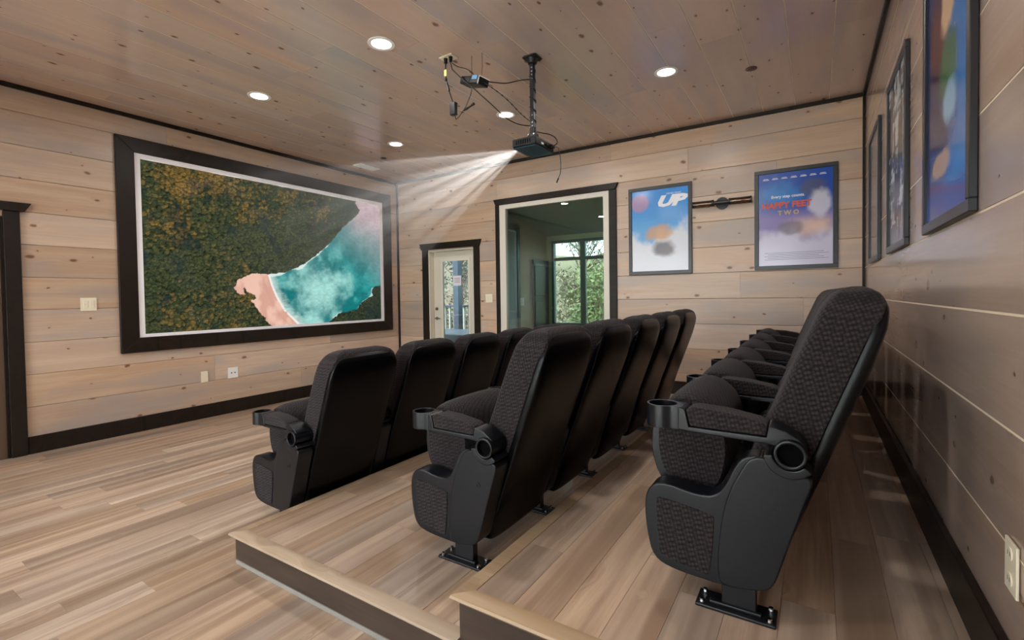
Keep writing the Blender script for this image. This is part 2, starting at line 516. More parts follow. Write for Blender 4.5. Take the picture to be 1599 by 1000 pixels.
for r in cut((NEAR[0], NEAR[1], NEAR[2], NEAR[3]), [(NEAR[0] + .06 + k * 1.2, NEAR[0] + 1.14 + k * 1.2, NEAR[2] + .08, NEAR[3] - .06) for k in range(4)]):
    mb.box(r[0] - 3.1, r[1] - 3.1, -.11, -.04, r[2] - NEAR[2], r[3] - NEAR[2])
obj('window_frame', mb, M['white_trim'], pd, smooth=False)
for k in range(4):
    obj('pane', MB().box(NEAR[0] + .061 + k * 1.2 - 3.1, NEAR[0] + 1.139 + k * 1.2 - 3.1, -.078, -.072, .081, NEAR[3] - NEAR[2] - .061), M['glass'], pd, smooth=False)
ceil = backing('ceiling', MB().box(-0.12, L + 0.14, YB - 0.14, 0.15, H + 0.0016, H + 0.16), M['groove_light'])
floor = backing('floor', MB().box(-0.12, L + 0.14, YB - 0.14, 0.15, -0.12, -0.0085), M['sub'])

DOOR1 = (-5.42, -4.54, 0.0, 2.06)         # dark door in the screen wall
G = 0.0022
for z0, z1 in rows():
    for a0, a1 in runs(YB, 0.0, 2.6, 4.6):
        for r in cut((a0, a1, z0, z1), [DOOR1]):
            plank(w_left, (0, (r[0] + r[1]) / 2, (r[2] + r[3]) / 2), r[1] - r[0] - 0.0015, r[3] - r[2] - G, R_SCREEN, M['wall'])
    for a0, a1 in runs(0.0, L, 2.6, 4.6):
        for r in cut((a0, a1, z0, z1), [DOOR, WIN]):
            plank(w_back, ((r[0] + r[1]) / 2, 0, (r[2] + r[3]) / 2), r[1] - r[0] - 0.0015, r[3] - r[2] - G, R_WIN, M['wall'])
    for a0, a1 in runs(YB, 0.0, 3.6, 5.2, first=rng.choice((5.6, 6.3, 3.0))):
        plank(w_right, (L, (a0 + a1) / 2, (z0 + z1) / 2), a1 - a0 - 0.0015, z1 - z0 - 0.007, R_RIGHT, M['wall_gloss_shaded'], th=0.0014, ch=0.0006)
k = 1
while True:
    x1 = XG + k * PG; x0 = x1 - PG
    if x1 < 0.01: break
    x0c, x1c = max(x0, 0.0), min(x1, L)
    for a0, a1 in runs(YB, 0.0, 3.0, 4.9):
        plank(ceil, ((x0c + x1c) / 2, (a0 + a1) / 2, H), a1 - a0 - 0.0015, x1c - x0c - 0.007, R_CEIL, M['ceil'], th=0.0014, ch=0.0006)
    k -= 1
FW = 0.148
# main floor planks (not under the platforms)
i = 0
x = 0.0
while x < L - 0.02:
    xe = min(x + FW, L)
    yend = 0.0 if xe <= X1 + 0.10 else YP + 0.12
    for a0, a1 in runs(-6.6, yend, 1.22, 1.22, first=rng.uniform(0.25, 1.2)):
        plank(floor, ((x + xe) / 2, (a0 + a1) / 2, 0.0), a1 - a0 - 0.0006, xe - x - 0.0006, R_FLOOR, M['floor'], th=0.008, ch=0.0009)
    x = xe
backfl = obj('subfloor_strip', MB().box(0, L, YB, -6.6, -0.0085, -0.0005), M['sub'], floor, smooth=False)

# trims: baseboards, corner strips, strips under the ceiling
def trim(name, mb, bevel=0.003, mat='dark'):
    return tag(obj(name, mb, M[mat], bevel=bevel, seg=1), kind='structure')
trim('baseboard_left', MB().box(0.0005, 0.019, -4.436, -0.0, 0.0005, BH))
trim('baseboard_left_rear', MB().box(0.0005, 0.019, YB, -5.53, 0.0005, BH))
trim('baseboard_back', MB().box(0.02, 0.54, -0.019, -0.0005, 0.0005, BH))
trim('baseboard_back_middle', MB().box(1.665, X1 + 0.02, -0.019, -0.0005, 0.0005, BH))
trim('baseboard_back_lower_platform', MB().box(X1 + 0.021, X2 + 0.02, -0.019, -0.0005, H1 + 0.0005, H1 + BH))
trim('baseboard_back_upper_platform', MB().box(X2 + 0.021, L - 0.03, -0.019, -0.0005, H2 + 0.0005, H2 + BH))
trim('baseboard_right', MB().box(L - 0.024, L - 0.0005, YP + 0.01, -0.0, H2 + 0.0005, H2 + BH))
trim('baseboard_right_lower', MB().box(L - 0.024, L - 0.0005, YB, YP - 0.03, 0.0005, BH))
trim('trim_1', MB().box(0.0005, 0.028, -0.028, -0.0005, BH + 0.001, H - 0.04))
trim('trim_2', MB().box(L - 0.022, L - 0.0005, -0.022, -0.0005, H2 + BH + 0.001, H - 0.04))
trim('trim_3', MB().box(0.0005, 0.022, YB, 0.0, H - 0.040, H - 0.0005))
trim('trim_4', MB().box(0.023, L - 0.023, -0.022, -0.0005, H - 0.036, H - 0.0005))
trim('trim_5', MB().box(L - 0.022, L - 0.0005, YB, 0.0, H - 0.036, H - 0.0005))

# ------------------------------------------------------------------ stepped platforms
def platform(name, label, x0, h, hlow, xe):
    """oak-nosed platform; its front faces the screen, its open side faces the camera"""
    t = thing(name, label, 'platform', (x0, YP, hlow))
    def P(n, mb, mat, **kw): return obj(n, mb, mat, t, **kw)
    loc = lambda x, y, z: (x - x0, y - YP, z - hlow)
    def B(a, b, c, d, e, f):
        p, q = loc(a, c, e), loc(b, d, f)
        return MB().box(p[0], q[0], p[1], q[1], p[2], q[2])
    P('core', B(x0 + 0.045, xe - 0.002, YP + 0.045, -0.001, hlow + 0.001, h - 0.0085), M['sub'], smooth=False)
    P('front_riser', B(x0 + 0.025, x0 + 0.044, YP + 0.0455, -0.001, hlow + 0.001, h - 0.024), M['riser'], bevel=0.001, seg=1)
    # nosings: rounded front edge
    def nose(w=0.066, th=0.022):
        return [(0.0, -th * 0.55), (0.003, -th * 0.18), (0.012, 0.0), (w, 0.001), (w, -th), (0.008, -th)]
    # front nosing runs along y (profile in x,z), mitred at the corner
    pr = nose()
    mbn = MB(); n = len(pr)
    vs = [loc(x0 + a, YP + a, h + b) for a, b in pr] + [loc(x0 + a, -0.001, h + b) for a, b in pr]
    mbn.add(vs, [tuple(range(n)), tuple(range(2 * n - 1, n - 1, -1))] + [(i, i + n, (i + 1) % n + n, (i + 1) % n) for i in range(n)])
    P('front_nosing', mbn, M['oak'])
    mbn = MB()
    vs = [loc(x0 + a, YP + a, h + b) for a, b in pr] + [loc(xe - 0.001, YP + a, h + b) for a, b in pr]
    mbn.add(vs, [tuple(range(n)), tuple(range(2 * n - 1, n - 1, -1))] + [(i, i + n, (i + 1) % n + n, (i + 1) % n) for i in range(n)])
    o = P('side_nosing', mbn, M['oak'])
    # floor planks on top
    x = x0 + 0.0665
    while x < xe - 0.02:
        e = min(x + FW, xe)
        for a0, a1 in runs(YP + 0.0665, -0.001, 1.22, 1.22, first=rng.uniform(0.3, 1.2)):
            plank(t, Vector(loc((x + e) / 2, (a0 + a1) / 2, h)), a1 - a0 - 0.0006, e - x - 0.0006, R_FLOOR, M['floor'], th=0.008, ch=0.0009)
        x = e
    return t, B, P
pl1, B1, P1 = platform('seating_platform', 'lower plank platform with dark side board under the middle row of seats', X1, H1, 0.0, X2 + 0.024)
P1('side_riser', B1(X1 + 0.024, X2 + 0.02, YP + 0.024, YP + 0.044, 0.022, H1 - 0.0225), M['riser'], bevel=0.001, seg=1)
P1('grey_base_strip', B1(X1 + 0.030, X2 + 0.02, YP + 0.020, YP + 0.044, 0.001, 0.0215), M['greystrip'], bevel=0.001, seg=1)
pl2, B2, P2 = platform('seating_platform', 'upper plank platform with tall dark side board under the rear row', X2, H2, H1 if False else 0.0, L)
P2('side_riser', B2(X2 + 0.024, L - 0.001, YP + 0.024, YP + 0.044, 0.001, H2 - 0.0225), M['riser'], bevel=0.001, seg=1)

# ------------------------------------------------------------------ cinema seats
def build_seat_meshes():
    S = {}
    # standard: side panel
    outer = [(.10, .378), (.045, .376), (.015, .345), (.006, .29), (.014, .2), (.034, .118), (.10, .094), (.25, .088), (.30, .09),
             (.36, .30), (.39, .47), (.374, .516), (.319, .512), (.289, .478), (.262, .41), (.236, .374), (.20, .362), (.14, .368)]
    S['panel'] = MB().prism(chaikin(outer, 2), -.043, .043).mesh('side_panel', .006, 2)
    cover = [(.315, .49), (.345, .515), (.39, .512), (.42, .50), (.455, .482), (.494, .470), (.487, .43), (.474, .395), (.42, .213), (.397, .133), (.37, .105),
             (.246, .086), (.238, .13), (.238, .2), (.258, .36)]
    S['cover'] = MB().prism(chaikin(cover, 2), -.0475, .0475).mesh('rear_cover', .006, 2)
    ins = [(.045, .322), (.058, .333), (.222, .308), (.232, .297), (.216, .118), (.205, .108), (.066, .134), (.055, .15)]
    S['inset'] = MB().prism(chaikin(ins, 1), -.0475, -.040).mesh('fabric_inset', .003, 2)
    m = MB(); m.ringtube((.437, 0, .535), 'y', .043, .033, -.057, .057); S['pivot'] = m.mesh('pivot_ring', .003, 2)
    m = MB(); m.cyl((.437, 0, .535), 'y', .0335, -.034, .034, 24); S['pivcap'] = m.mesh('pivot_recess')
    m = MB(); m.ringtube((.40, -.0475, .372), 'y', .012, .007, -.002, .004, 16); m.cyl((.40, -.0475, .372), 'y', .0065, -.0006, .004, 12)
    pc = [(.437 + r_ * math.cos(a_), .535 + r_ * math.sin(a_)) for r_, aa in ((.072, [math.radians(q) for q in range(-172, -34, 12)]), (.046, [math.radians(q) for q in range(-40, -173, -12)])) for a_ in aa]
    S['collar'] = MB().prism(pc, -.052, .052).mesh('pivot_collar', .004, 2)
    S['screw'] = m.mesh('screw_cap')
    # armrest
    body = [(.120, .566), (.120, .6375), (.132, .6375), (.142, .634), (.154, .578), (.375, .577), (.381, .611), (.398, .609), (.428, .600), (.458, .582), (.474, .564),
            (.455, .5735), (.437, .5765), (.415, .571), (.400, .5535), (.376, .556), (.15, .562)]
    S['arm'] = MB().prism(body, -.044, .044).mesh('armrest', .005, 2)
    pad = [(.144, .634), (.156, .580), (.374, .579), (.379, .610), (.355, .622), (.26, .638), (.17, .643)]
    S['pad'] = MB().prism(pad, -.0435, .0435).mesh('armrest_pad', .007, 3)
    m = MB(); N = 48; ro = []; ri = []
    for i in range(N):
        a = 2 * PI * i / N; c, sn = math.cos(a), math.sin(a)
        r = .054
        if c > 0.2:
            r = max(r, min((.131 - .061) / c, .0435 / abs(sn) if abs(sn) > 1e-6 else 9))
        ro.append((.061 + r * c, r * sn)); ri.append((.061 + .0455 * c, .0455 * sn))
    m.loft([[(x, y, .564) for x, y in ro], [(x, y, .639) for x, y in ro], [(x, y, .639) for x, y in ri], [(x, y, .564) for x, y in ri]], closed=True)
    m.loft([[(x, y, .566) for x, y in ri], [(x, y, .576) for x, y in ri]])
    S['cup'] = m.mesh('cup_holder', .002, 2)
    # base
    m = MB(); pr = [(.17, -.046), (.40, -.046), (.40, .046), (.17, .046)]
    m.prism(pr, .0005, .011, 'z'); m.box(.21, .36, -.028, -.012, .011, .022)
    S['plate'] = m.mesh('base_plate', .003, 2)
    S['post'] = MB().box(.245, .345, -.018, .018, .011, .12).mesh('post', .003, 1)
    m = MB(); m.cyl((0, 0, 0), 'z', .0105, 0, .004, 12); m.cyl((0, 0, 0), 'z', .007, .004, .011, 6)
    S['bolt'] = m.mesh('bolt')
    # backrest: horizontal sections
    XF = [(.28, .245), (.36, .262), (.531, .331), (.80, .438), (.96, .505), (1.0, .535), (1.018, .565), (1.024, .59)]
    XS = [(.07, .338), (.13, .353), (.469, .477), (.80, .598), (.93, .646), (.972, .655), (1.0, .645), (1.018, .62), (1.024, .60)]
    XR = [(.07, .365), (.085, .392), (.128, .407), (.303, .472), (.48, .536), (.798, .652), (.90, .680), (.94, .685), (.965, .684), (.985, .676), (.998, .664)]
    HF = [(.28, .225), (.34, .24), (.88, .245), (.93, .241), (.96, .232), (.985, .217), (1.004, .196), (1.017, .168), (1.024, .13)]
    HS = [(.07, .20), (.085, .232), (.13, .246), (.85, .250), (.90, .246), (.935, .235), (.962, .217), (.983, .192), (.998, .155)]
    def sec(w, a, b, hw, n, N=44, front_curve=0.0, sq=0):
        out = []
        cx, ax = (a + b) / 2, (b - a) / 2
        for i in range(N):
            t = 2 * PI * i / N
            c, s = math.cos(t), math.sin(t)
            m_ = 16 if sq * c > 0 else n            # the half that meets its neighbour is square
            x = cx + ax * math.copysign(abs(c) ** (2 / m_), c)
            y = hw * math.copysign(abs(s) ** (2 / m_), s)
            if c < 0 and front_curve: x += front_curve * (1 - (y / hw) ** 2)
            out.append((x, .3015 + y, w))
        return out
    wsF = [.28, .30, .34, .42, .50, .60, .70, .80, .88, .93, .955, .975, .992, 1.004, 1.014, 1.020, 1.024]
    S['back'] = MB().loft([sec(w, interp(XF, w) + (.02 if w < .29 else 0), interp(XS, w) + .02, interp(HF, w), 6.0, front_curve=.012, sq=1) for w in wsF]).mesh('backrest', angle=60)
    wsS = [.07, .085, .10, .13, .22, .303, .40, .48, .60, .70, .80, .86, .90, .925, .945, .96, .975, .985, .992, .998]
    S['shell'] = MB().loft([sec(w, interp(XS, w) - .002, interp(XR, w), interp(HS, w), 3.4, sq=-1) for w in wsS]).mesh('back_shell', angle=60)
    # piping round the front face
    pth = []
    for w in (.40, .55, .70, .85, .92): pth.append((interp(XF, w) + .0145, .3015 - (interp(HF, w) - .034), w))
    for q in (-.17, -.1, 0, .1, .17): pth.append((interp(XF, .952) + .016, .3015 + q, .955 if abs(q) < .16 else .948))
    for w in (.92, .85, .70, .55, .40): pth.append((interp(XF, w) + .0145, .3015 + (interp(HF, w) - .034), w))
    S['piping'] = MB().tube(pth, .0035, 6).mesh('piping')
    # tipped-up seat
    poly = chaikin([(.012, .50), (.02, .40), (.06, .335), (.15, .305), (.225, .335), (.252, .41), (.262, .5), (.24, .60), (.185, .655), (.12, .676), (.06, .65), (.024, .59)], 2)
    cx = sum(p[0] for p in poly) / len(poly); cz = sum(p[1] for p in poly) / len(poly)
    rings = []
    for v in (-.236, -.228, -.21, -.17, -.09, 0, .09, .17, .21, .228, .236):
        f = (1 - abs(v / .245) ** 4) ** .25
        f = .72 + .28 * f
        rings.append([(cx + (p[0] - cx) * f, .3015 + v, cz + (p[1] - cz) * f) for p in poly])
    S['cushion'] = MB().loft(rings).mesh('seat_cushion', angle=60)
    pan = [(-.006, .50), (.004, .40), (.045, .325), (.15, .288), (.17, .30), (.075, .345), (.034, .41), (.028, .50), (.04, .575), (.016, .58)]
    S['pan'] = MB().prism(chaikin(pan, 1), .3015 - .224, .3015 + .224).mesh('seat_pan', .006, 2)
    S['bracket'] = MB().box(.30, .40, .055, .075, .17, .33).box(.30, .40, .528, .548, .17, .33).mesh('seat_bracket', .003, 1)
    for kx, mt in (('panel', 'seat_pl'), ('cover', 'seat_pl'), ('inset', 'fabric'), ('pivot', 'seat_pl'), ('pivcap', 'hole'), ('screw', 'seat_pl'), ('collar', 'seat_pl'), ('arm', 'seat_pl'),
                   ('pad', 'fabric'), ('cup', 'seat_pl'), ('plate', 'black_metal'), ('post', 'black_metal'), ('bolt', 'chrome'), ('back', 'fabric'),
                   ('shell', 'vinyl'), ('piping', 'fabric'), ('cushion', 'fabric'), ('pan', 'seat_pl'), ('bracket', 'black_metal')):
        S[kx].materials.append(M[mt])
    return S
SEAT = build_seat_meshes()
PITCHY, Y0 = 0.603, -4.02
def standard(root, v):
    p = link('side_panel', SEAT['panel'], parent=root, loc=(0, v, 0))
    link('fabric_inset', SEAT['inset'], parent=p)
    link('screw_cap', SEAT['screw'], parent=p)
    c = link('rear_cover', SEAT['cover'], parent=root, loc=(0, v, 0)); link('pivot_collar', SEAT['collar'], parent=c)
    pv = link('pivot_ring', SEAT['pivot'], parent=root, loc=(0, v, 0)); link('pivot_recess', SEAT['pivcap'], parent=pv)
    a = link('armrest', SEAT['arm'], parent=root, loc=(0, v, 0))
    link('armrest_pad', SEAT['pad'], parent=a); link('cup_holder', SEAT['cup'], parent=a)
    b = link('base_plate', SEAT['plate'], parent=root, loc=(0, v, 0))
    link('post', SEAT['post'], parent=b)
    for x in (.188, .382):
        for y in (-.03, .03): link('bolt', SEAT['bolt'], parent=b, loc=(x, y, .011))
def cinema_seat(loc, label, group, last):
    r = thing('cinema_seat', label, 'cinema seat', loc, group)
    bk = link('backrest', SEAT['back'], parent=r); link('piping', SEAT['piping'], parent=bk)
    link('back_shell', SEAT['shell'], parent=r)
    cs = link('seat_cushion', SEAT['cushion'], parent=r); link('seat_pan', SEAT['pan'], parent=cs)
    link('seat_bracket', SEAT['bracket'], parent=r)
    standard(r, 0.0)
    if last: standard(r, PITCHY)
    return r
ORD = ['first', 'second', 'third', 'fourth', 'fifth', 'sixth']
ROWS = [(2.865, 0.0, 5, 'front row on the main floor', 'black cinema seats in the front row'),
        (4.205, H1, 5, 'middle row on the lower platform', 'black cinema seats in the middle row'),
        (5.300, H2, 6, 'rear row on the upper platform', 'black cinema seats in the rear row')]
for X, zb, n, rowname, grp in ROWS:
    for k in range(n):
        cinema_seat((X, Y0 + PITCHY * k, zb), f'{ORD[n - 1 - k]} black cinema seat from the window wall in the {rowname}', grp, k == n - 1)

# ------------------------------------------------------------------ picture helpers (numpy)
def vnoise(x, y, seed):
    r = np.random.RandomState(seed); N = 256
    g = r.rand(N, N)
    xi = np.floor(x).astype(int); yi = np.floor(y).astype(int)
    fx = x - xi; fy = y - yi
    fx = fx * fx * (3 - 2 * fx); fy = fy * fy * (3 - 2 * fy)
    a = g[xi % N, yi % N]; b = g[(xi + 1) % N, yi % N]; c = g[xi % N, (yi + 1) % N]; d = g[(xi + 1) % N, (yi + 1) % N]
    return (a * (1 - fx) + b * fx) * (1 - fy) + (c * (1 - fx) + d * fx) * fy
def fbm(x, y, seed, o=4):
    s, a, t = 0, 1.0, 0
    for i in range(o):
        s = s + a * vnoise(x * 2 ** i, y * 2 ** i, seed + i); t += a; a *= .55
    return s / t
def worley(x, y, seed):
    r = np.random.RandomState(seed); N = 128
    px, py, cv = r.rand(N, N), r.rand(N, N), r.rand(N, N)
    xi = np.floor(x).astype(int); yi = np.floor(y).astype(int)
    best = np.full(x.shape, 9.0); val = np.zeros(x.shape); dx_ = np.zeros(x.shape); dy_ = np.zeros(x.shape)
    for i in (-1, 0, 1):
        for j in (-1, 0, 1):
            cx, cy = (xi + i) % N, (yi + j) % N
            ddx = xi + i + px[cx, cy] - x; ddy = yi + j + py[cx, cy] - y
            d = np.sqrt(ddx ** 2 + ddy ** 2)
            m = d < best
            best = np.where(m, d, best); val = np.where(m, cv[cx, cy], val)
            dx_ = np.where(m, ddx, dx_); dy_ = np.where(m, ddy, dy_)
    return best, val, dx_, dy_
def inpoly(x, y, poly):
    ins = np.zeros(x.shape, bool); n = len(poly)
    for i in range(n):
        x0, y0 = poly[i]; x1, y1 = poly[(i + 1) % n]
        c = ((y0 > y) != (y1 > y)) & (x < (x1 - x0) * (y - y0) / (y1 - y0 + 1e-12) + x0)
        ins ^= c
    return ins
def C(r, g, b): return np.array(srgb(r, g, b)[:3])
def sm(x, a, b):
    t = np.clip((x - a) / (b - a), 0, 1); return t * t * (3 - 2 * t)
def lerp(a, b, t): return a + (b - a) * t[..., None]
def picture_mesh(name, w, h, nx, ny, func, mat):
    """flat printed panel, x to the right 0..w, y up 0..h; func(s,t) -> linear rgb, t downwards"""
    xs, ys = np.meshgrid(np.linspace(0, 1, nx + 1), np.linspace(0, 1, ny + 1))
    rgb = func(xs.ravel(), 1 - ys.ravel())
    me = bpy.data.meshes.new(name)
    V = np.stack([xs.ravel() * w, ys.ravel() * h, np.zeros(xs.size)], 1)
    idx = np.arange((nx + 1) * (ny + 1)).reshape(ny + 1, nx + 1)
    F = np.stack([idx[:-1, :-1], idx[:-1, 1:], idx[1:, 1:], idx[1:, :-1]], -1).reshape(-1, 4)
    me.vertices.add(len(V)); me.vertices.foreach_set('co', V.ravel())
    me.loops.add(F.size); me.loops.foreach_set('vertex_index', F.ravel())
    me.polygons.add(len(F)); me.polygons.foreach_set('loop_start', np.arange(0, F.size, 4)); me.polygons.foreach_set('loop_total', np.full(len(F), 4))
    me.update(calc_edges=True)
    at = me.color_attributes.new('print', 'FLOAT_COLOR', 'POINT')
    at.data.foreach_set('color', np.concatenate([rgb, np.ones((len(rgb), 1))], 1).astype(np.float32).ravel())
    me.materials.append(mat)
    return me

# ------------------------------------------------------------------ the picture on the screen: forest, beach and bay
def homog(src, dst):
    A, b = [], []
    for (x, y), (u, v) in zip(src, dst):
        A += [[x, y, 1, 0, 0, 0, -u * x, -u * y], [0, 0, 0, x, y, 1, -v * x, -v * y]]; b += [u, v]
    h = np.linalg.solve(np.array(A, float), np.array(b, float)); return np.append(h, 1).reshape(3, 3)
HM = homog([(45, 55), (1305, 290), (1310, 895), (78, 978)], [(0, 0), (1, 0), (1, 1), (0, 1)])
def hp(pts):
    out = []
    for x, y in pts:
        q = HM @ np.array([x, y, 1.0]); out.append((q[0] / q[2], q[1] / q[2]))
    return out
def bay(s, t):
    A = 16 / 9
    wob = (fbm(s * 60, t * 34, 5, 3) - .5) * .016
    wob2 = (fbm(s * 60, t * 34, 15, 3) - .5) * .016
    ss, tt = s + wob, t + wob2
    land = hp([(-200, -200), (1150, 262), (1178, 278), (1203, 318), (1180, 350), (1110, 410), (1050, 480), (1000, 530), (950, 575), (880, 620), (800, 650), (720, 662),
               (640, 656), (560, 690), (540, 730), (556, 765), (600, 770), (586, 738), (592, 728), (604, 756), (645, 772), (648, 790), (628, 800), (660, 850), (700, 900), (745, 945), (760, 1100), (-200, 1200)])
    land[0] = (-.2, -.2); land[1] = (.86, -.05); land[-2] = (.62, 1.2); land[-1] = (-.2, 1.2)
    beach = hp([(720, 655), (640, 640), (520, 690), (500, 760), (600, 880), (700, 960), (900, 960), (880, 922), (850, 900), (800, 850), (760, 780), (735, 720)])
    cape = hp([(1020, 920), (1060, 890), (1090, 865), (1180, 845), (1215, 800), (1265, 770), (1262, 735), (1285, 722), (1330, 712), (1340, 960), (1020, 960)])
    # sea
    n1 = fbm(s * 9 * A, t * 9, 31, 5); n2 = fbm(s * 40 * A, t * 70, 41, 4); n3 = fbm(s * 4 * A, t * 4, 77, 4)
    sea = lerp(C(22, 118, 120)[None], C(48, 152, 150)[None], sm(n1, .35, .65))
    c0 = np.array(hp([(985, 770)])[0])
    d = np.sqrt(((s - c0[0]) * 1.35) ** 2 + ((t - c0[1]) * .72) ** 2)
    sea = lerp(sea, C(166, 220, 212)[None], sm(.27 - d + (n1 - .5) * .34, .0, .22) * .9)
    far = sm((s - .80) * 1.2 + (.55 - t) * 1.0 + (n1 - .5) * .25, .0, .42)
    sea = lerp(sea, C(122, 146, 148)[None], far)
    vfar = sm((.34 - t) * 1.6 + (s - .9) * .9 + (n1 - .5) * .1, .0, .42)
    sea = lerp(sea, C(184, 160, 166)[None], vfar)
    sea = sea * (1 + (n2 - .5) * .55)[:, None]
    # forest
    sx_ = s + (fbm(s * 90, t * 50, 201, 2) - .5) * .012; tx_ = t + (fbm(s * 90, t * 50, 211, 2) - .5) * .02
    dw, cv, dx, dy = worley(sx_ * 50 * A, tx_ * 56, 3)
    dw2, cv2, dx2, dy2 = worley(s * 115 * A, t * 125, 9)
    big = fbm(s * 5 * A, t * 5, 21, 4)
    base = lerp(C(50, 62, 44)[None], C(78, 84, 52)[None], cv)
    warm = sm(big * .9 + cv * .38 + (1 - s) * .20 + sm(.32 - t, 0, .3) * .16 - s * .14, .80, 1.22)
    base = lerp(base, C(146, 112, 56)[None], warm * .75)
    fine = fbm(s * 150 * A, t * 160, 301, 2)
    shade = np.clip(1.12 - dw * .85 + (-dx * .2 - dy * .5), .2, 1.6)
    shade *= np.clip(1.1 - dw2 * .55 + (-dy2 * .45), .4, 1.5) * (.55 + .9 * fine)
    forest = base * shade[:, None] * 1.12
    forest = lerp(forest, C(22, 40, 44)[None], sm(fbm(s * 11 * A, t * 11, 61, 3), .55, .75) * .55)
    forest = lerp(forest, C(30, 44, 42)[None], sm(s, .45, .95) * .35)
    img = sea.copy()
    # foam along the shore
    ib = inpoly(s, t, beach)
    def dist_poly(poly):
        dd = np.full(s.shape, 9.0)
        for (x0, y0), (x1, y1) in zip(poly[:-1], poly[1:]):
            vx, vy = (x1 - x0) * A, y1 - y0
            q = np.clip(((s - x0) * A * vx + (t - y0) * vy) / (vx * vx + vy * vy + 1e-9), 0, 1)
            dd = np.minimum(dd, np.hypot((s - x0) * A - q * vx, (t - y0) - q * vy))
        return dd
    shore = hp([(718, 662), (735, 720), (760, 780), (800, 850), (850, 900), (885, 935)])
    ds = dist_poly(shore)
    img = lerp(img, C(212, 228, 220)[None], sm(.075 - ds + (n2 - .5) * .05, 0, .08) * .75)
    rock = hp([(720, 662), (800, 650), (880, 620), (950, 575), (1000, 530), (1050, 480)])
    dr = dist_poly(rock)
    img = lerp(img, C(220, 232, 228)[None], sm(.016 - dr + (n1 - .56) * .06, 0, .008) * .9)
    dcp = dist_poly(cape[1:7])
    img = lerp(img, C(206, 220, 216)[None], sm(.014 - dcp + (n1 - .56) * .05, 0, .01) * .8)
    sand = lerp(C(236, 192, 172)[None], C(216, 164, 146)[None], sm(fbm(s * 30, t * 12, 88, 3), .35, .7))
    sand = lerp(sand, C(196, 148, 136)[None], sm(.02 - np.abs(ds - .05), 0, .02) * .25)
    img = np.where(ib[:, None], sand, img)
    img = np.where(((ds < .0075) & (n2 > .30))[:, None], C(238, 236, 230)[None], img)
    il = inpoly(ss, tt, land) | inpoly(ss, tt, cape)
    img = np.where(il[:, None], forest, img)
    return np.clip(img, 0, 1)

# screen with its mitred frame
SY0, SY1, SZ0, SZ1 = -3.758, -0.172, 0.806, 2.966        # outer
IY0, IY1, IZ0, IZ1 = -3.603, -0.342, 0.955, 2.820        # inner edge of the boards
scr = thing('projection_screen', 'wide framed projection screen showing a forest coast, beach and turquoise bay', 'screen', (0, (SY0 + SY1) / 2, SZ0))
cy, cz = (SY0 + SY1) / 2, SZ0
def board(p, name='frame_board'):
    mb = MB().prism([(a - cy, b - cz) for a, b in p], 0.0006, 0.034, 'x')
    return obj(name, mb, M['dark'], scr, bevel=0.0025, seg=1)
g = 0.0012
board([(SY0, SZ1), (SY1, SZ1), (IY1, IZ1 + g), (IY0, IZ1 + g)])
board([(SY0, SZ0), (SY1, SZ0), (IY1, IZ0 - g), (IY0, IZ0 - g)])
board([(SY0, SZ0 + g * 2), (SY0, SZ1 - g * 2), (IY0 - g, IZ1), (IY0 - g, IZ0)])
board([(SY1, SZ0 + g * 2), (SY1, SZ1 - g * 2), (IY1 + g, IZ1), (IY1 + g, IZ0)])
PY0, PY1, PZ0, PZ1 = IY0 + .052, IY1 - .062, IZ0 + .034, IZ1 - .052
mb = MB()
for r in cut((IY0, IY1, IZ0, IZ1), [(PY0, PY1, PZ0, PZ1)]):
    mb.box(0.002, 0.020, r[0] - cy, r[1] - cy, r[2] - cz, r[3] - cz)
obj('screen_border', mb, M['white_border'], scr, smooth=False)
pic = link('screen_surface', picture_mesh('screen_surface', PY1 - PY0, PZ1 - PZ0, 560, 315, bay, M['screen']), None, scr)
pic.matrix_local = Matrix.Translation((0.017, PY0 - cy, PZ0 - cz)) @ R_SCREEN

# ------------------------------------------------------------------ framed posters (plain colour stand-ins with their lettering)
def text(parent, s, size, loc, mat, name='lettering', bold=0.0, extr=0.0006, align='CENTER', shear=0.0, sx=1.0):
    cu = bpy.data.curves.new(name, 'FONT'); cu.body = s; cu.size = size; cu.align_x = align; cu.align_y = 'CENTER'
    cu.extrude = extr; cu.offset = bold; cu.shear = shear; cu.resolution_u = 2
    tmp = bpy.data.objects.new('tmp', cu); COL.objects.link(tmp)
    dg = bpy.context.evaluated_depsgraph_get()
    me = bpy.data.meshes.new_from_object(tmp.evaluated_get(dg))
    bpy.data.objects.remove(tmp, do_unlink=True); bpy.data.curves.remove(cu)
    me.name = name
    for v in me.vertices: v.co.x *= sx
    o = link(name, me, mat, parent, loc)
    me.materials.clear(); me.materials.append(mat)
    return o
def blob(s, t, cx, cy, rx, ry, soft=.6, seed=0):
    n = (fbm(s * 7 + seed, t * 10 + seed, 100 + seed, 3) - .5) * .9
    return sm(1 - np.hypot((s - cx) / rx, (t - cy) / ry) + n * .5, 0, soft)
def art_sky(s, t):
    img = lerp(C(52, 140, 222)[None], C(120, 186, 238)[None], sm(t, 0, .75))
    cl = fbm(s * 4, t * 5, 12, 5)
    img = lerp(img, C(226, 230, 240)[None], sm(t - .52 + np.abs(s - .35) * .28 + (cl - .5) * .45, 0, .22))
    img = lerp(img, C(178, 140, 176)[None], blob(s, t, .16, .15, .20, .13, .3, 1) * .85)
    img = lerp(img, C(214, 168, 118)[None], blob(s, t, .5, .53, .32, .13, .5, 2) * .8)
    img = lerp(img, C(108, 102, 108)[None], blob(s, t, .58, .73, .24, .12, .5, 3) * .85)
    return img
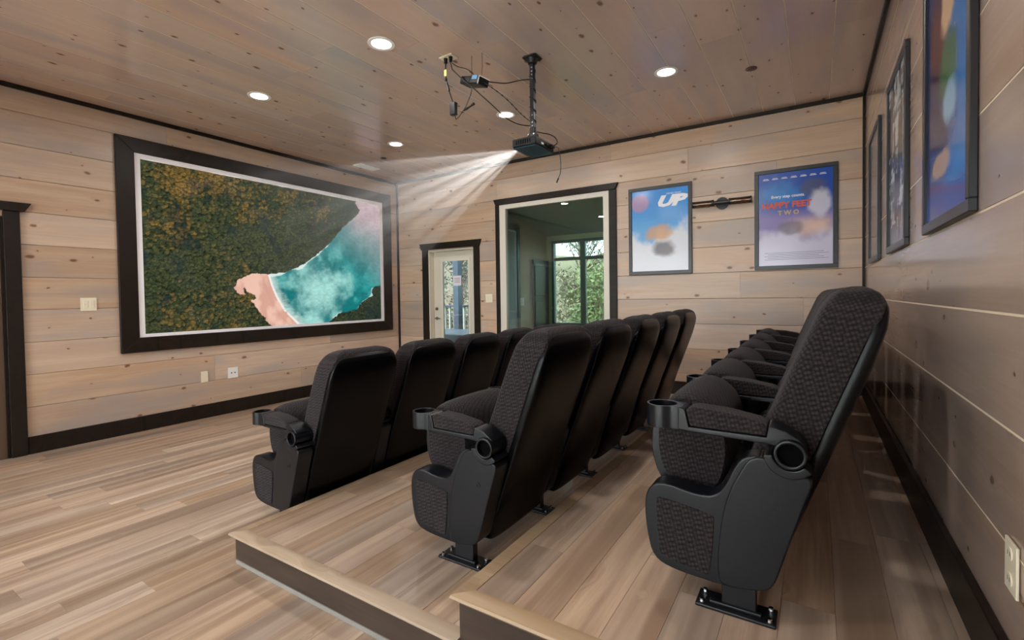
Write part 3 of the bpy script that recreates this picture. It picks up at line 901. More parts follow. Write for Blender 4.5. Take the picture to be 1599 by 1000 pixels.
def art_dusk(s, t):
    img = lerp(C(44, 84, 178)[None], C(70, 140, 214)[None], blob(s, t, .3, .24, .5, .2, .9, 4))
    img = lerp(img, C(150, 140, 196)[None], sm(t, .32, .52))
    img = lerp(img, C(240, 206, 184)[None], blob(s, t, .74, .6, .5, .17, .9, 5) * .9)
    img = lerp(img, C(214, 212, 234)[None], sm(t + (fbm(s * 3, t * 4, 33, 4) - .5) * .3, .58, .72))
    img = lerp(img, C(96, 98, 116)[None], blob(s, t, .75, .2, .2, .12, .5, 6) * .7)
    img = lerp(img, C(226, 226, 238)[None], blob(s, t, .84, .36, .2, .17, .5, 7) * .8)
    img = lerp(img, C(110, 108, 122)[None], blob(s, t, .44, .60, .22, .1, .5, 8) * .6)
    return img
def art_blue(s, t):
    img = lerp(C(24, 36, 92)[None], C(30, 124, 206)[None], sm(s + (fbm(s * 3, t * 5, 51, 4) - .5) * .7, .35, .8))
    img = lerp(img, C(92, 34, 40)[None], blob(s, t, .3, .3, .26, .22, .6, 9) * .9)
    img = lerp(img, C(224, 188, 152)[None], blob(s, t, .55, .22, .2, .16, .4, 10))
    img = lerp(img, C(64, 120, 76)[None], blob(s, t, .55, .46, .26, .16, .5, 11) * .9)
    img = lerp(img, C(150, 196, 232)[None], blob(s, t, .6, .60, .2, .1, .5, 12) * .9)
    img = lerp(img, C(214, 172, 120)[None], blob(s, t, .4, .80, .3, .06, .5, 13) * .8)
    img = lerp(img, C(32, 76, 156)[None], sm(t, .84, .95))
    return img
def art_grey(seed, bright):
    def f(s, t):
        n = fbm(s * 14, t * 3, seed, 5); n2 = fbm(s * 3, t * 22, seed + 3, 4)
        img = lerp(C(38, 42, 52)[None], C(96, 106, 118)[None], sm(n, .35, .7))
        img = lerp(img, C(206, 216, 222)[None], sm(n * .6 + n2 * .5, .53, .66) * bright)
        img = lerp(img, C(60, 54, 60)[None], sm(t, .75, .95) * .6)
        return img
    return f
PW, PH = 0.728, 1.03
def poster(label, base, R, art, depth, fw=0.040, cat='poster'):
    t = thing('framed_poster', label, cat, base)
    t.rotation_euler = R.to_euler()
    for x0, x1, y0, y1 in ((0, PW, PH - fw, PH), (0, PW, 0, fw), (0, fw, fw + .0005, PH - fw - .0005), (PW - fw, PW, fw + .0005, PH - fw - .0005)):
        obj('frame_bar', MB().box(x0 - PW / 2, x1 - PW / 2, y0, y1, 0.001, depth), M['frame'], t, bevel=0.0025, seg=1)
    o = link('poster_print', picture_mesh('poster_print', PW - 2 * fw, PH - 2 * fw, 110, 150, art, M['poster']), None, t, (-PW / 2 + fw, fw, depth * .55))
    obj('backing', MB().box(-PW / 2 + fw, PW / 2 - fw, fw, PH - fw, .001, depth * .5), M['frame'], t, smooth=False)
    return t, depth * .55 + .0012
M['t_white'] = plain('white_lettering', srgb(238, 240, 246), 0.5)
M['t_red'] = plain('red_lettering', srgb(214, 92, 76), 0.5)
M['t_gold'] = plain('gold_lettering', srgb(206, 178, 120), 0.5)
M['t_grey'] = plain('grey_lettering', srgb(128, 124, 160), 0.5)
t, zt = poster('sky blue movie poster in a black frame beside the big window', (4.264, -0.0008, 1.552), R_WIN, art_sky, 0.024)
text(t, 'UP', 0.165, (0.115, 0.838, zt), M['t_white'], bold=0.010, shear=0.35, sx=1.5)
text(t, 'DISNEY PIXAR', 0.026, (0.165, 0.925, zt), M['t_white'])
t, zt = poster('purple and white movie poster with red title in a black frame near the corner', (5.622, -0.0008, 1.557), R_WIN, art_dusk, 0.024)
text(t, 'HAPPY FEET', 0.082, (-0.075, 0.655, zt), M['t_red'], bold=0.004)
text(t, 'T W O', 0.062, (-0.055, 0.575, zt), M['t_gold'], bold=0.002)
text(t, 'Every step counts.', 0.040, (-0.06, 0.745, zt), M['t_white'], bold=0.001)
for kx in range(7):
    obj('name_line', MB().box(-.285 + kx * .083, -.285 + kx * .083 + .058, .925, .931, zt, zt + .0006).box(-.28 + kx * .083, -.28 + kx * .083 + .045, .936, .941, zt, zt + .0006), M['t_white'], t, smooth=False)
for kx in range(5):
    obj('credit_line', MB().box(-.27 + .03 * (kx % 2), .29 - .04 * (kx % 3), .10 + kx * .017, .104 + kx * .017, zt, zt + .0006), M['t_grey'], t, smooth=False)
RP = [(-3.757, 'blue movie poster with green and cream shapes in a black frame on the rear wall', art_blue),
      (-2.553, 'grey movie poster with pale streaks in a black frame between two others', art_grey(140, .9)),
      (-1.333, 'dim grey movie poster in a black frame next to the corner', art_grey(170, .35))]
for yn, lab, art in RP:
    poster(lab, (L - .0008, yn + PW / 2, 1.553), R_RIGHT, art, 0.022)

# ------------------------------------------------------------------ switch plates and outlets
def plate(name, label, cat, base, R, w, h, mat, kind):
    t = thing(name, label, cat, base); t.rotation_euler = R.to_euler()
    obj('cover_plate', MB().box(-w / 2, w / 2, 0, h, .0006, .007), mat, t, bevel=.002, seg=2)
    if kind == 'rocker2':
        for q in (-.024, .024):
            obj('rocker', MB().box(q - .017, q + .017, h / 2 - .034, h / 2 + .034, .0072, .0115), mat, t, bevel=.0015, seg=1)
            obj('gap_line', MB().ringtube((q, h / 2, 0), 'z', .002, .001, .0115, .0118, 6), M['slot'], t)
    elif kind == 'blank':
        obj('insert', MB().box(-.017, .017, h / 2 - .034, h / 2 + .034, .0072, .009), mat, t, bevel=.001, seg=1)
    elif kind == 'jack':
        for q in (-.018, .02): obj('jack', MB().cyl((q, h / 2, 0), 'z', .007, .0072, .011, 12), M['slot'], t)
    else:
        for q in (.031, h - .031):
            m_ = MB(); m_.cyl((0, q, 0), 'z', .017, .0072, .0095, 20); f = obj('receptacle', m_, mat, t)
            obj('slot', MB().box(-.008, -.0055, q - .003, q + .007, .0096, .0099).box(.0055, .008, q - .003, q + .007, .0096, .0099), M['slot'], f, smooth=False)
    return t
plate('light_switch', 'ivory double light switch between the dark doorway and the screen', 'light switch', (.0008, -3.992, 1.240), R_SCREEN, .120, .124, M['ivory'], 'rocker2')
plate('wall_plate', 'narrow ivory wall plate under the screen', 'wall plate', (.0008, -3.000, .402), R_SCREEN, .074, .124, M['ivory'], 'blank')
plate('wall_plate', 'white square wall plate with two jacks under the screen', 'wall plate', (.0008, -2.688, .405), R_SCREEN, .116, .124, M['white_pl'], 'jack')
plate('light_switch', 'ivory double light switch between the glass door and big window', 'light switch', (1.818, -.0008, 1.232), R_WIN, .122, .122, M['ivory'], 'rocker2')
plate('power_outlet', 'ivory power outlet low on the glossy rear wall', 'outlet', (L - .0008, -4.077, .598), R_RIGHT, .080, .124, M['ivory'], 'outlet')

# ------------------------------------------------------------------ tube wall lamp between the two posters
t = thing('wall_lamp', 'black and amber double tube wall lamp between two posters', 'wall lamp', (4.943, -.0008, 2.300))
m_ = MB(); m_.cyl((0, 0, 0), 'y', .066, -.020, -.0006, 28); obj('round_backplate', m_, M['black_metal'], t, bevel=.003)
m_ = MB(); m_.ringtube((0, 0, 0), 'y', .052, .044, -.026, -.020, 28); obj('ring', m_, M['black_pl'], t)
m_ = MB(); m_.box(-.012, .012, -.085, -.02, -.012, .012); obj('stem', m_, M['black_metal'], t, bevel=.003)
m_ = MB(); m_.cyl((0, -.075, 0), 'x', .020, -.085, .085, 18); obj('cross_bar', m_, M['black_metal'], t, bevel=.002)
for s in (-1, 1):
    m_ = MB(); m_.cyl((0, -.075, 0), 'x', .036, min(s * .075, s * .095), max(s * .075, s * .095), 20); obj('socket_collar', m_, M['black_metal'], t, bevel=.003)
    m_ = MB(); m_.ringtube((0, -.075, 0), 'x', .030, .0275, min(s * .095, s * .282), max(s * .095, s * .282), 20); tb = obj('glass_tube', m_, M['amber'], t)
    m_ = MB(); m_.cyl((0, -.075, 0), 'x', .008, min(s * .095, s * .26), max(s * .095, s * .26), 10); obj('bulb', m_, M['brass'], tb)
    m_ = MB(); m_.ringtube((0, -.075, 0), 'x', .036, .022, min(s * .280, s * .294), max(s * .280, s * .294), 20); obj('end_ring', m_, M['black_metal'], t)
    for dz in (-.031, .031):
        m_ = MB(); m_.cyl((0, -.075, dz), 'x', .0035, min(s * .09, s * .285), max(s * .09, s * .285), 8); obj('guard_rod', m_, M['black_metal'], t)

# ------------------------------------------------------------------ ceiling fixtures
LIGHTS = [(1.474, -3.14), (3.096, -3.15), (4.734, -3.16), (1.474, -1.44), (3.098, -1.47), (4.734, -1.50), (1.474, -5.15), (3.096, -5.15), (4.734, -5.15),
          (1.474, -6.5), (3.096, -6.5), (4.734, -6.5)]  # last two rows are out of view, added to light the room
lamp_d = bpy.data.lights.new('downlight_lamp', 'AREA')
lamp_d.shape = 'DISK'; lamp_d.size = 0.13; lamp_d.energy = DOWNLIGHT_W; lamp_d.color = (1.0, 0.96, 0.91)
LAB = {0: 'round recessed ceiling light above the left half of the screen', 1: 'round recessed ceiling light beside the ceiling outlet',
       2: 'round recessed ceiling light above the rear seats', 3: 'round recessed ceiling light beside the vent near the screen corner',
       4: 'round recessed ceiling light behind the projector cables', 5: 'round recessed ceiling light between projector and brown sprinkler disc',
       6: 'added unseen round recessed ceiling light by the dark door in the screen wall', 7: 'added unseen round recessed ceiling light over the open floor beside the platforms',
       8: 'added unseen round recessed ceiling light over the open end of the upper platform', 9: 'added unseen round recessed ceiling light by the patio glass on the screen wall side',
       10: 'added unseen round recessed ceiling light by the middle of the patio glass', 11: 'added unseen round recessed ceiling light by the patio glass on the rear wall side'}
m_ = MB(); m_.ringtube((0, 0, 0), 'z', .099, .072, -.006, -.0005, 40); RING = m_.mesh('trim_ring', .002, 2); RING.materials.append(M['white_pl'])
m_ = MB(); m_.cyl((0, 0, 0), 'z', .0715, -.003, -.0006, 36); LENS = m_.mesh('lens'); LENS.materials.append(M['lens'])
for i, (x, y) in enumerate(LIGHTS):
    t = thing('recessed_light', LAB[i], 'ceiling light', (x, y, H), 'recessed ceiling lights')
    link('trim_ring', RING, parent=t); link('lens', LENS, parent=t)
    lo = bpy.data.objects.new('lamp', lamp_d); COL.objects.link(lo); lo.parent = t; lo.location = (0, 0, -.012)
# vent
t = thing('ceiling_vent', 'small white slatted ceiling vent near the screen corner', 'vent', (.382, -.945, H))
for r in cut((-.085, .085, -.175, .175), [(-.055, .055, -.145, .145)]):
    obj('vent_frame', MB().box(r[0], r[1], r[2], r[3], -.010, -.0006), M['white_pl'], t, bevel=.001, seg=1)
obj('duct', MB().box(-.054, .054, -.144, .144, -.003, -.0006), M['slot'], t, smooth=False)
for k in range(9):
    y = -.128 + k * .032
    obj('slat', MB().prism([(y - .009, -.004), (y + .007, -.0095), (y + .009, -.0085), (y - .007, -.0032)], -.054, .054, 'x'), M['white_pl'], t, smooth=False)
t = thing('sprinkler_disc', 'small black round ceiling disc beside the vent', 'ceiling disc', (.902, -1.111, H))
m_ = MB(); m_.cyl((0, 0, 0), 'z', .040, -.006, -.0006, 24); obj('disc', m_, M['black_pl'], t, bevel=.002)
m_ = MB(); m_.cyl((0, 0, 0), 'z', .022, -.012, -.006, 20); obj('hub', m_, M['black_pl'], t, bevel=.002)
t = thing('sprinkler_disc', 'small brown round ceiling disc above the right poster', 'ceiling disc', (5.346, -1.157, H))
m_ = MB(); m_.cyl((0, 0, 0), 'z', .045, -.006, -.0006, 24); obj('disc', m_, M['bronze'], t, bevel=.002)
m_ = MB(); m_.cyl((0, 0, 0), 'z', .024, -.011, -.006, 20); obj('hub', m_, M['bronze'], t, bevel=.002)

# ------------------------------------------------------------------ projector on its pole
PX, PY = 3.915, -2.345
t = thing('projector_mount', 'black ceiling pole mount with drilled holes holding the projector', 'mount', (PX, PY, H))
m_ = MB(); m_.prism([(-.062, -.05), (-.04, -.062), (.04, -.062), (.062, -.05), (.062, .05), (.04, .062), (-.04, .062), (-.062, .05)], -.012, -.0006, 'z')
obj('ceiling_plate', m_, M['black_metal'], t, bevel=.003)
m_ = MB(); m_.cyl((0, 0, 0), 'z', .034, -.05, -.011, 20, r2=.045); obj('collar', m_, M['black_metal'], t)
pole = obj('pole', MB().box(-.018, .018, -.018, .018, -.56, -.03), M['black_metal'], t, bevel=.005)
for k in range(4): obj('hole', MB().cyl((0.004, -.0182, -.085 - .028 * k), 'y', .0052, -.0008, .0004, 10), M['chrome'], pole)
for k in range(4): obj('hole', MB().cyl((0.004, -.0182, -.455 - .028 * k), 'y', .0052, -.0008, .0004, 10), M['chrome'], pole)
pts = [(.02 * math.cos(q * .9) * 1.25, .02 * math.sin(q * .9) * 1.25, -.10 - q * .0115) for q in range(38)]
obj('wrapped_cable', MB().tube(pts, .0045, 6), M['black_pl'], t)
m_ = MB(); m_.cyl((0, 0, -.575), 'z', .030, -.025, .025, 18); obj('swivel', m_, M['black_metal'], t, bevel=.004)
m_ = MB(); m_.box(-.034, .034, -.03, .03, -.625, -.60); obj('yoke', m_, M['black_metal'], t, bevel=.004)
for s in (-1, 1): obj('bolt', MB().cyl((s * .024, -.031, -.608), 'y', .0065, -.004, .002, 10), M['chrome'], t)
m_ = MB(); m_.box(-.075, .075, -.09, .09, -.663, -.655).box(-.02, .02, -.025, .025, -.656, -.624); obj('mounting_plate', m_, M['black_metal'], t, bevel=.002, seg=1)
p = thing('projector', 'black projector with teal underside hanging from the ceiling pole', 'projector', (PX, PY, 2.462))
W2, D2 = .105, .150
body = [(-W2, -D2), (W2, -D2), (W2, D2), (-W2, D2)]
bd = obj('body', MB().prism(body, .010, .0735, 'z'), M['black_pl'], p, bevel=.010, seg=3)
obj('base_cover', MB().prism([(a * .95, b * .95) for a, b in body], .0, .0105, 'z'), M['teal'], p, bevel=.006, seg=2)
m_ = MB(); m_.ringtube((-W2, 0, .043), 'x', .028, .020, -.012, .002, 24); ln = obj('lens_ring', m_, M['black_metal'], p)
m_ = MB(); m_.cyl((-W2, 0, .043), 'x', .0195, -.006, .0, 20); obj('lens', m_, M['glass'], ln)
for k in range(7): obj('vent_slot', MB().box(-.07 + k * .02, -.06 + k * .02, -D2 - .0006, -D2 + .002, .028, .060), M['hole'], bd, smooth=False)
obj('port', MB().box(W2 - .002, W2 + .0007, -.06, -.025, .03, .045), M['white_pl'], bd, smooth=False)
obj('port', MB().box(W2 - .002, W2 + .0007, -.005, .03, .028, .048), M['hole'], bd, smooth=False)
obj('plug', MB().box(W2, W2 + .035, .05, .075, .028, .05), M['black_pl'], bd, bevel=.003)
obj('plug', MB().box(W2, W2 + .030, .09, .112, .028, .05), M['black_pl'], bd, bevel=.003)

def curve3(pts, it=3): return chaikin([tuple(q) for q in pts], it, closed=False)
def cable(label, pts, r, mat='black_pl', ends=()):
    t = thing('cable', label, 'cable', pts[0])
    o = Vector(pts[0])
    obj('cord', MB().tube(curve3([Vector(q) - o for q in pts]), r, 7), M[mat], t)
    return t, o
# ceiling outlet with two plugs
t = thing('ceiling_outlet', 'white outlet plate with two black plugs on the ceiling', 'outlet', (3.372, -2.713, H))
obj('cover_plate', MB().box(-.064, .064, -.045, .045, -.007, -.0006), M['ivory'], t, bevel=.002)
for q in (-.022, .028):
    m_ = MB(); m_.cyl((q, -.01, 0), 'z', .013, -.045, -.007, 14, r2=.016); obj('plug', m_, M['black_pl'], t, bevel=.002)
# adapter lead
t, o = cable('black adapter lead with yellow tag hanging from the ceiling outlet', [(3.350, -2.723, 3.153), (3.345, -2.72, 3.10), (3.338, -2.71, 3.04), (3.355, -2.70, 2.96), (3.385, -2.70, 2.88), (3.399, -2.70, 2.85), (3.400, -2.70, 2.835)], .0045)
obj('tag', MB().box(-.012 - .004, .014 - .004, -.004, .004, -.095, -.045), M['yellow'], t, bevel=.001, seg=1)
m_ = MB(); m_.cyl((-.012, .014, -.115), 'z', .010, -.012, .012, 12); obj('coupler', m_, M['black_pl'], t, bevel=.002)
m_ = MB(); m_.tube([(-.010, .02, -.14), (.0, .023, -.17), (.010, .023, -.205)], .009, 10); obj('coupler', m_, M['black_pl'], t)
obj('adapter_brick', MB().box(.025, .079, .005, .045, -.405, -.305), M['black_pl'], t, bevel=.006, seg=2)
cable('thin black lead looping from the adapter brick', [(3.412, -2.695, 2.748), (3.418, -2.695, 2.72), (3.428, -2.70, 2.708), (3.46, -2.70, 2.73), (3.50, -2.70, 2.765), (3.53, -2.70, 2.80), (3.575, -2.70, 2.87), (3.585, -2.70, 2.925)], .003)
t = thing('cable_plug', 'loose black barrel plug beside the adapter lead', 'plug', (3.503, -2.70, 2.764))
m_ = MB(); m_.tube([(0, 0, 0), (.03, 0, .008), (.06, 0, .016), (.1, 0, .03)], [.007, .010, .006, .011], 10); obj('barrel', m_, M['black_pl'], t)
# small media box hung under the ceiling
t = thing('media_box', 'small black device with blue label strapped under the ceiling', 'device', (3.575, -2.64, 2.985))
R_ = Matrix.Rotation(math.radians(18), 4, 'Y') @ Matrix.Rotation(math.radians(-14), 4, 'Z')
bx = obj('case', MB().box(-.13, .10, -.055, .055, -.028, .03), M['black_pl'], t, bevel=.008); bx.matrix_local = R_
ft = obj('blue_label', MB().box(.02, .085, -.0562, .02, .002, .0312), M['blue'], bx, smooth=False)
obj('white_edge', MB().box(.1002, .103, -.056, -.047, -.03, .034).box(.1002, .103, -.056, .056, .026, .034), M['white_pl'], bx, bevel=.001, seg=1)
obj('fin', MB().box(-.12, 0.0, -.0585, -.0552, -.02, .02), M['black_metal'], bx, bevel=.001, seg=1)
obj('hanger', MB().tube([(-.045, 0, .02), (-.04, .01, .10), (-.04, .01, .2145)], .0018, 6), M['black_metal'], t, smooth=False)
obj('hanger', MB().tube([(.055, 0, .015), (.06, .01, .10), (.06, .01, .2145)], .0018, 6), M['black_metal'], t, smooth=False)
cable('black power lead from ceiling outlet to the strapped device', [(3.400, -2.723, 3.153), (3.405, -2.715, 3.10), (3.42, -2.70, 3.08), (3.48, -2.70, 3.02), (3.55, -2.70, 2.96), (3.585, -2.70, 2.925)], .004)
cable('thin lead along the ceiling behind the strapped device', [(3.404, -2.71, 3.152), (3.42, -2.68, 3.13), (3.48, -2.62, 3.12), (3.53, -2.61, 3.08), (3.545, -2.62, 3.025)], .003)
cable('black lead from strapped device to top of the pole', [(3.662, -2.655, 2.965), (3.71, -2.60, 2.965), (3.77, -2.50, 2.975), (3.83, -2.43, 3.01), (3.87, -2.37, 3.03), (3.898, -2.352, 3.03)], .004)
cable('black lead sagging from strapped device to foot of the pole', [(3.585, -2.69, 2.925), (3.64, -2.64, 2.86), (3.70, -2.57, 2.79), (3.77, -2.50, 2.70), (3.84, -2.42, 2.665), (3.897, -2.364, 2.665)], .004)
tw, o = cable('twisted speckled lead from strapped device to the pole foot', [(3.664, -2.655, 2.955), (3.71, -2.60, 2.92), (3.78, -2.50, 2.85), (3.84, -2.43, 2.76), (3.897, -2.364, 2.70)], .0028, 'post')
pp = curve3([Vector(q) - o for q in [(3.664, -2.655, 2.955), (3.71, -2.60, 2.92), (3.78, -2.50, 2.85), (3.84, -2.43, 2.76), (3.897, -2.364, 2.70)]], 3)
for k in range(1, len(pp) - 2, 3): obj('dark_twist', MB().tube([pp[k], pp[k + 1]], .0042, 6), M['black_pl'], tw)
cable('black lead looping behind the projector', [(3.945, -2.338, 2.615), (3.98, -2.315, 2.605), (4.02, -2.28, 2.60), (4.07, -2.26, 2.57), (4.09, -2.26, 2.52), (4.06, -2.275, 2.503)], .004)
t, o = cable('thin grey lead dangling from the back of the projector', [(4.055, -2.245, 2.50), (4.085, -2.25, 2.49), (4.10, -2.25, 2.44), (4.108, -2.25, 2.36), (4.105, -2.25, 2.29), (4.085, -2.25, 2.25)], .003, 'post')
m_ = MB(); m_.tube([Vector((4.085, -2.25, 2.25)) - o, Vector((4.068, -2.25, 2.215)) - o], .0055, 8); obj('tip', m_, M['black_pl'], t)

# ------------------------------------------------------------------ doors and windows
def cornice(mb, x0, x1, z0, z1, y0=-.024, fl=.035):
    """head casing, splayed outwards at the top; built in x,z and pushed out of the wall along -y"""
    mb.prism([(x0 + fl, z0), (x1 - fl, z0), (x1, z1), (x0, z1)], y0 - .012, -.0006, 'y')
    return mb
# glass door in the window wall
d = thing('door_1', None, None, (1.11, 0, 0)); tag(d, kind='structure')
O = lambda x: x - 1.11
obj('casing', MB().box(O(.545), O(.664), -.022, -.0006, .0005, 2.06), M['dark'], d, bevel=.003, seg=1)
obj('casing', MB().box(O(1.556), O(1.660), -.022, -.0006, .0005, 2.06), M['dark'], d, bevel=.003, seg=1)
obj('head_casing', cornice(MB(), O(.504), O(1.698), 2.0605, 2.158), M['dark'], d, bevel=.002, seg=1)
mbj = MB().box(O(.6645), O(.684), -.004, .149, .0, 2.049).box(O(1.536), O(1.5555), -.004, .149, .0, 2.049).box(O(.684), O(1.536), -.004, .149, 2.03, 2.049)
obj('jamb', mbj, M['door_white'], d, smooth=False)
mbs = MB()
for r in cut((O(.690), O(1.530), .006, 2.026), [(O(.862), O(1.392), .22, 1.888)]):
    mbs.box(r[0], r[1], .092, .135, r[2], r[3])
obj('slab', mbs, M['door_white'], d, smooth=False)
mbb = MB()
for r in cut((O(.842), O(1.412), .20, 1.908), [(O(.878), O(1.376), .236, 1.872)]):
    mbb.box(r[0], r[1], .082, .0918, r[2], r[3])
obj('glass_bead', mbb, M['white_trim'], d, smooth=False)
obj('pane', MB().box(O(.862), O(1.392),   .111, .115, .22, 1.888), M['glass_door'], d, smooth=False)
obj('notice', MB().box(O(1.065), O(1.222), .1075, .1085, 1.492, 1.646), M['paper'], d, smooth=False)
for k in range(3): obj('notice_line', MB().box(O(1.085), O(1.20), .1069, .1073, 1.545 + k * .028, 1.553 + k * .028), M['ink'], d, smooth=False)
hz = MB(); hz.cyl((O(.742), .092, 1.135), 'y', .026, -.012, -.0002, 18); hz.cyl((O(.742), .092, 1.135), 'y', .012, -.030, -.012, 12)
obj('deadbolt', hz, M['nickel'], d, bevel=.002)
hz = MB(); hz.cyl((O(.742), .092, .985), 'y', .026, -.010, -.0002, 18); hz.cyl((O(.742), .092, .985), 'y', .010, -.05, -.01, 12); hz.box(O(.735), O(.84), .036, .05, .976, .994)
obj('lever_handle', hz, M['nickel'], d, bevel=.002)
# big fixed window
w = thing('window_1', None, None, (2.834, 0, .60)); tag(w, kind='structure')
O2 = lambda x: x - 2.834
Z2 = lambda z: z - .60
obj('casing', MB().box(O2(1.955), O2(2.0195), -.022, -.0006, 0, Z2(2.61)), M['dark'], w, bevel=.003, seg=1)
obj('casing', MB().box(O2(3.6485), O2(3.745), -.022, -.0006, 0, Z2(2.61)), M['dark'], w, bevel=.003, seg=1)
obj('head_casing', cornice(MB(), O2(1.932), O2(3.772), Z2(2.6105), Z2(2.688)), M['dark'], w, bevel=.002, seg=1)
obj('sill_casing', MB().box(O2(1.955), O2(3.745), -.022, -.0006, Z2(.60), Z2(.6995)), M['dark'], w, bevel=.003, seg=1)
mbw = MB()
for r in cut((O2(2.021), O2(3.647), Z2(.701), Z2(2.607)), [(O2(2.120), O2(3.573), Z2(.775), Z2(2.546))]):
    mbw.box(r[0], r[1], -.010, .06, r[2], r[3])
obj('window_frame', mbw, M['white_trim'], w, smooth=False)
obj('pane', MB().box(O2(2.119), O2(3.574), .028, .034, Z2(.774), Z2(2.547)), M['glass_tint'], w, smooth=False)
# dark door in the screen wall, at its near end
d = thing('door_2', None, None, (0, -4.98, 0)); tag(d, kind='structure')
O3 = lambda y: y + 4.98
obj('casing', MB().box(.0006, .026, O3(-4.540), O3(-4.438), .0005, 2.11), M['dark'], d, bevel=.003, seg=1)
obj('casing', MB().box(.0006, .026, O3(-5.522), O3(-5.420), .0005, 2.11), M['dark'], d, bevel=.003, seg=1)
mbc = MB().prism([(O3(-5.55), 2.1105), (O3(-4.41), 2.1105), (O3(-4.365), 2.185), (O3(-5.595), 2.185)], .0006, .042, 'x')
obj('head_casing', mbc, M['dark'], d, bevel=.002, seg=1)
obj('jamb', MB().box(-.118, .004, O3(-4.558), O3(-4.5405), 0, 2.059).box(-.118, .004, O3(-5.4195), O3(-5.40), 0, 2.059).box(-.118, .004, O3(-5.40), O3(-4.56), 2.04, 2.059), M['dark'], d, smooth=False)
sl = obj('slab', MB().box(-.075, -.035, O3(-5.398), O3(-4.56), .006, 2.038), M['dark'], d, bevel=.002, seg=1)
for z0, z1 in ((.18, .95), (1.08, 1.9)):
    for y0, y1 in ((-5.29, -5.03), (-4.93, -4.67)):
        obj('raised_panel', MB().box(-.0345, -.027, O3(y0), O3(y1), z0, z1), M['dark'], sl, bevel=.006, seg=1)
m_ = MB(); m_.cyl((-.035, O3(-5.33), 1.0), 'x', .026, 0.0005, .012, 16); m_.cyl((-.035, O3(-5.33), 1.0), 'x', .026, .03, .06, 16); obj('knob', m_, M['nickel'], sl)
# the holes in the wall boards behind door_2 need a closed back
backing_d = tag(obj('wall_left_recess', MB().box(-.20, -.121, -5.6, -4.4, -.02, 2.3), M['groove'], smooth=False), kind='structure')

# ------------------------------------------------------------------ sun porch behind the big window
PXL, PXR, PYF = 1.80, 5.2, 1.80
def st(name, mb, mat): return tag(obj(name, mb, mat, smooth=False), kind='structure')
st('floor_porch', MB().box(PXL - .1, PXR + .1, .151, PYF + .1, -.10, 0.0), M['deck'])
st('wall_porch_left', MB().box(PXL - .1, PXL, .151, PYF + .1, 0.0, 3.0), M['porch_wall'])
st('wall_porch_right', MB().box(PXR, PXR + .1, .151, PYF + .1, 0.0, 3.0), M['porch_wall'])
FWIN = (1.90, 4.6, .80, 2.27)
mbp = MB()
for r in cut((PXL, PXR, 0.0, 3.0), [FWIN]): mbp.box(r[0], r[1], PYF, PYF + .1, r[2], r[3])
st('wall_porch_far', mbp, M['porch_wall'])
mbp = MB().prism([(.151, 2.66), (PYF + .1, 2.34), (PYF + .1, 2.46), (.151, 2.78)], PXL, PXR, 'x')
st('ceiling_porch', mbp, M['porch_ceil'])
w = thing('window_2', None, None, ((FWIN[0] + FWIN[1]) / 2, PYF, FWIN[2])); tag(w, kind='structure')
ox = (FWIN[0] + FWIN[1]) / 2
mbf = MB()
for r in cut((FWIN[0], FWIN[1], FWIN[2], FWIN[3]), [(FWIN[0] + .045, FWIN[1] - .045, FWIN[2] + .045, FWIN[3] - .045)]):
    mbf.box(r[0] - ox, r[1] - ox, -.01, .08, r[2] - FWIN[2], r[3] - FWIN[2])
obj('window_frame', mbf, M['dgreen'], w, smooth=False)
for xm in (2.485, 3.10, 3.72): obj('mullion', MB().box(xm - .045 - ox, xm + .045 - ox, 0, .07, .046, FWIN[3] - FWIN[2] - .046), M['dgreen'], w, bevel=.004, seg=1)
obj('transom', MB().box(FWIN[0] + .046 - ox, FWIN[1] - .046 - ox, .005, .065, 1.92 - FWIN[2], 1.975 - FWIN[2]), M['dgreen'], w, bevel=.004, seg=1)
obj('pane', MB().box(FWIN[0] + .045 - ox, FWIN[1] - .045 - ox, .034, .037, .045, FWIN[3] - FWIN[2] - .045), M['glass_porch'], w, smooth=False)
d = thing('door_3', None, None, (PXL, .56, 0)); tag(d, kind='structure')
obj('slab', MB().box(.0006, .03, -.20, .20, .02, 2.34), M['pale_door'], d, bevel=.003, seg=1)
obj('casing', MB().box(.0006, .04, .201, .27, .0, 2.40), M['dgreen'], d, bevel=.003, seg=1)
plate('light_switch', 'white wall switch seen through the big window', 'light switch', (PXL + .0008, .93, 1.165), R_SCREEN, .14, .125, M['white_pl'], 'rocker2')
d = thing('door_4', None, None, (PXL, 1.55, 0)); tag(d, kind='structure')
obj('slab', MB().box(.0006, .045, -.30, .235, .01, 1.93), M['dgreen'], d, bevel=.004, seg=1)
for kx in range(3): obj('raised_panel', MB().box(.0455, .056, -.26, .19, .12 + kx * .6, .62 + kx * .6), M['dgreen'], d, bevel=.004, seg=1)

# ------------------------------------------------------------------ deck and trees outside
st('floor_deck', MB().box(-6, PXL - .101, .151, 3.2, -.12, -.02), M['deck'])
t = thing('deck_railing', 'white deck railing with square balusters behind the glass door', 'railing', (-1.0, 2.4, -.02))
obj('top_rail', MB().box(-3.4, 2.5, -.05, .05, 1.12, 1.16), M['post'], t, bevel=.004, seg=1)
obj('bottom_rail', MB().box(-3.4, 2.5, -.03, .03, .10, .15), M['post'], t, bevel=.004, seg=1)
for xq in (-3.36, -1.0, 1.4): obj('newel', MB().box(xq - .04, xq + .04, -.04, .04, .0005, 1.1195), M['post'], t, bevel=.004, seg=1)
bal = MB().box(-.02, .02, -.02, .02, .1505, 1.1195).mesh('baluster'); bal.materials.append(M['rail'])
for k in range(44): link('baluster', bal, parent=t, loc=(-3.3 + k * .13, 0, 0))
t = thing('deck_post', 'dark grey square post standing on the deck', 'post', (-.50, 2.16, -.02))
obj('shaft', MB().box(-.07, .07, -.07, .07, .0, 3.1), M['post'], t, bevel=.006, seg=1)
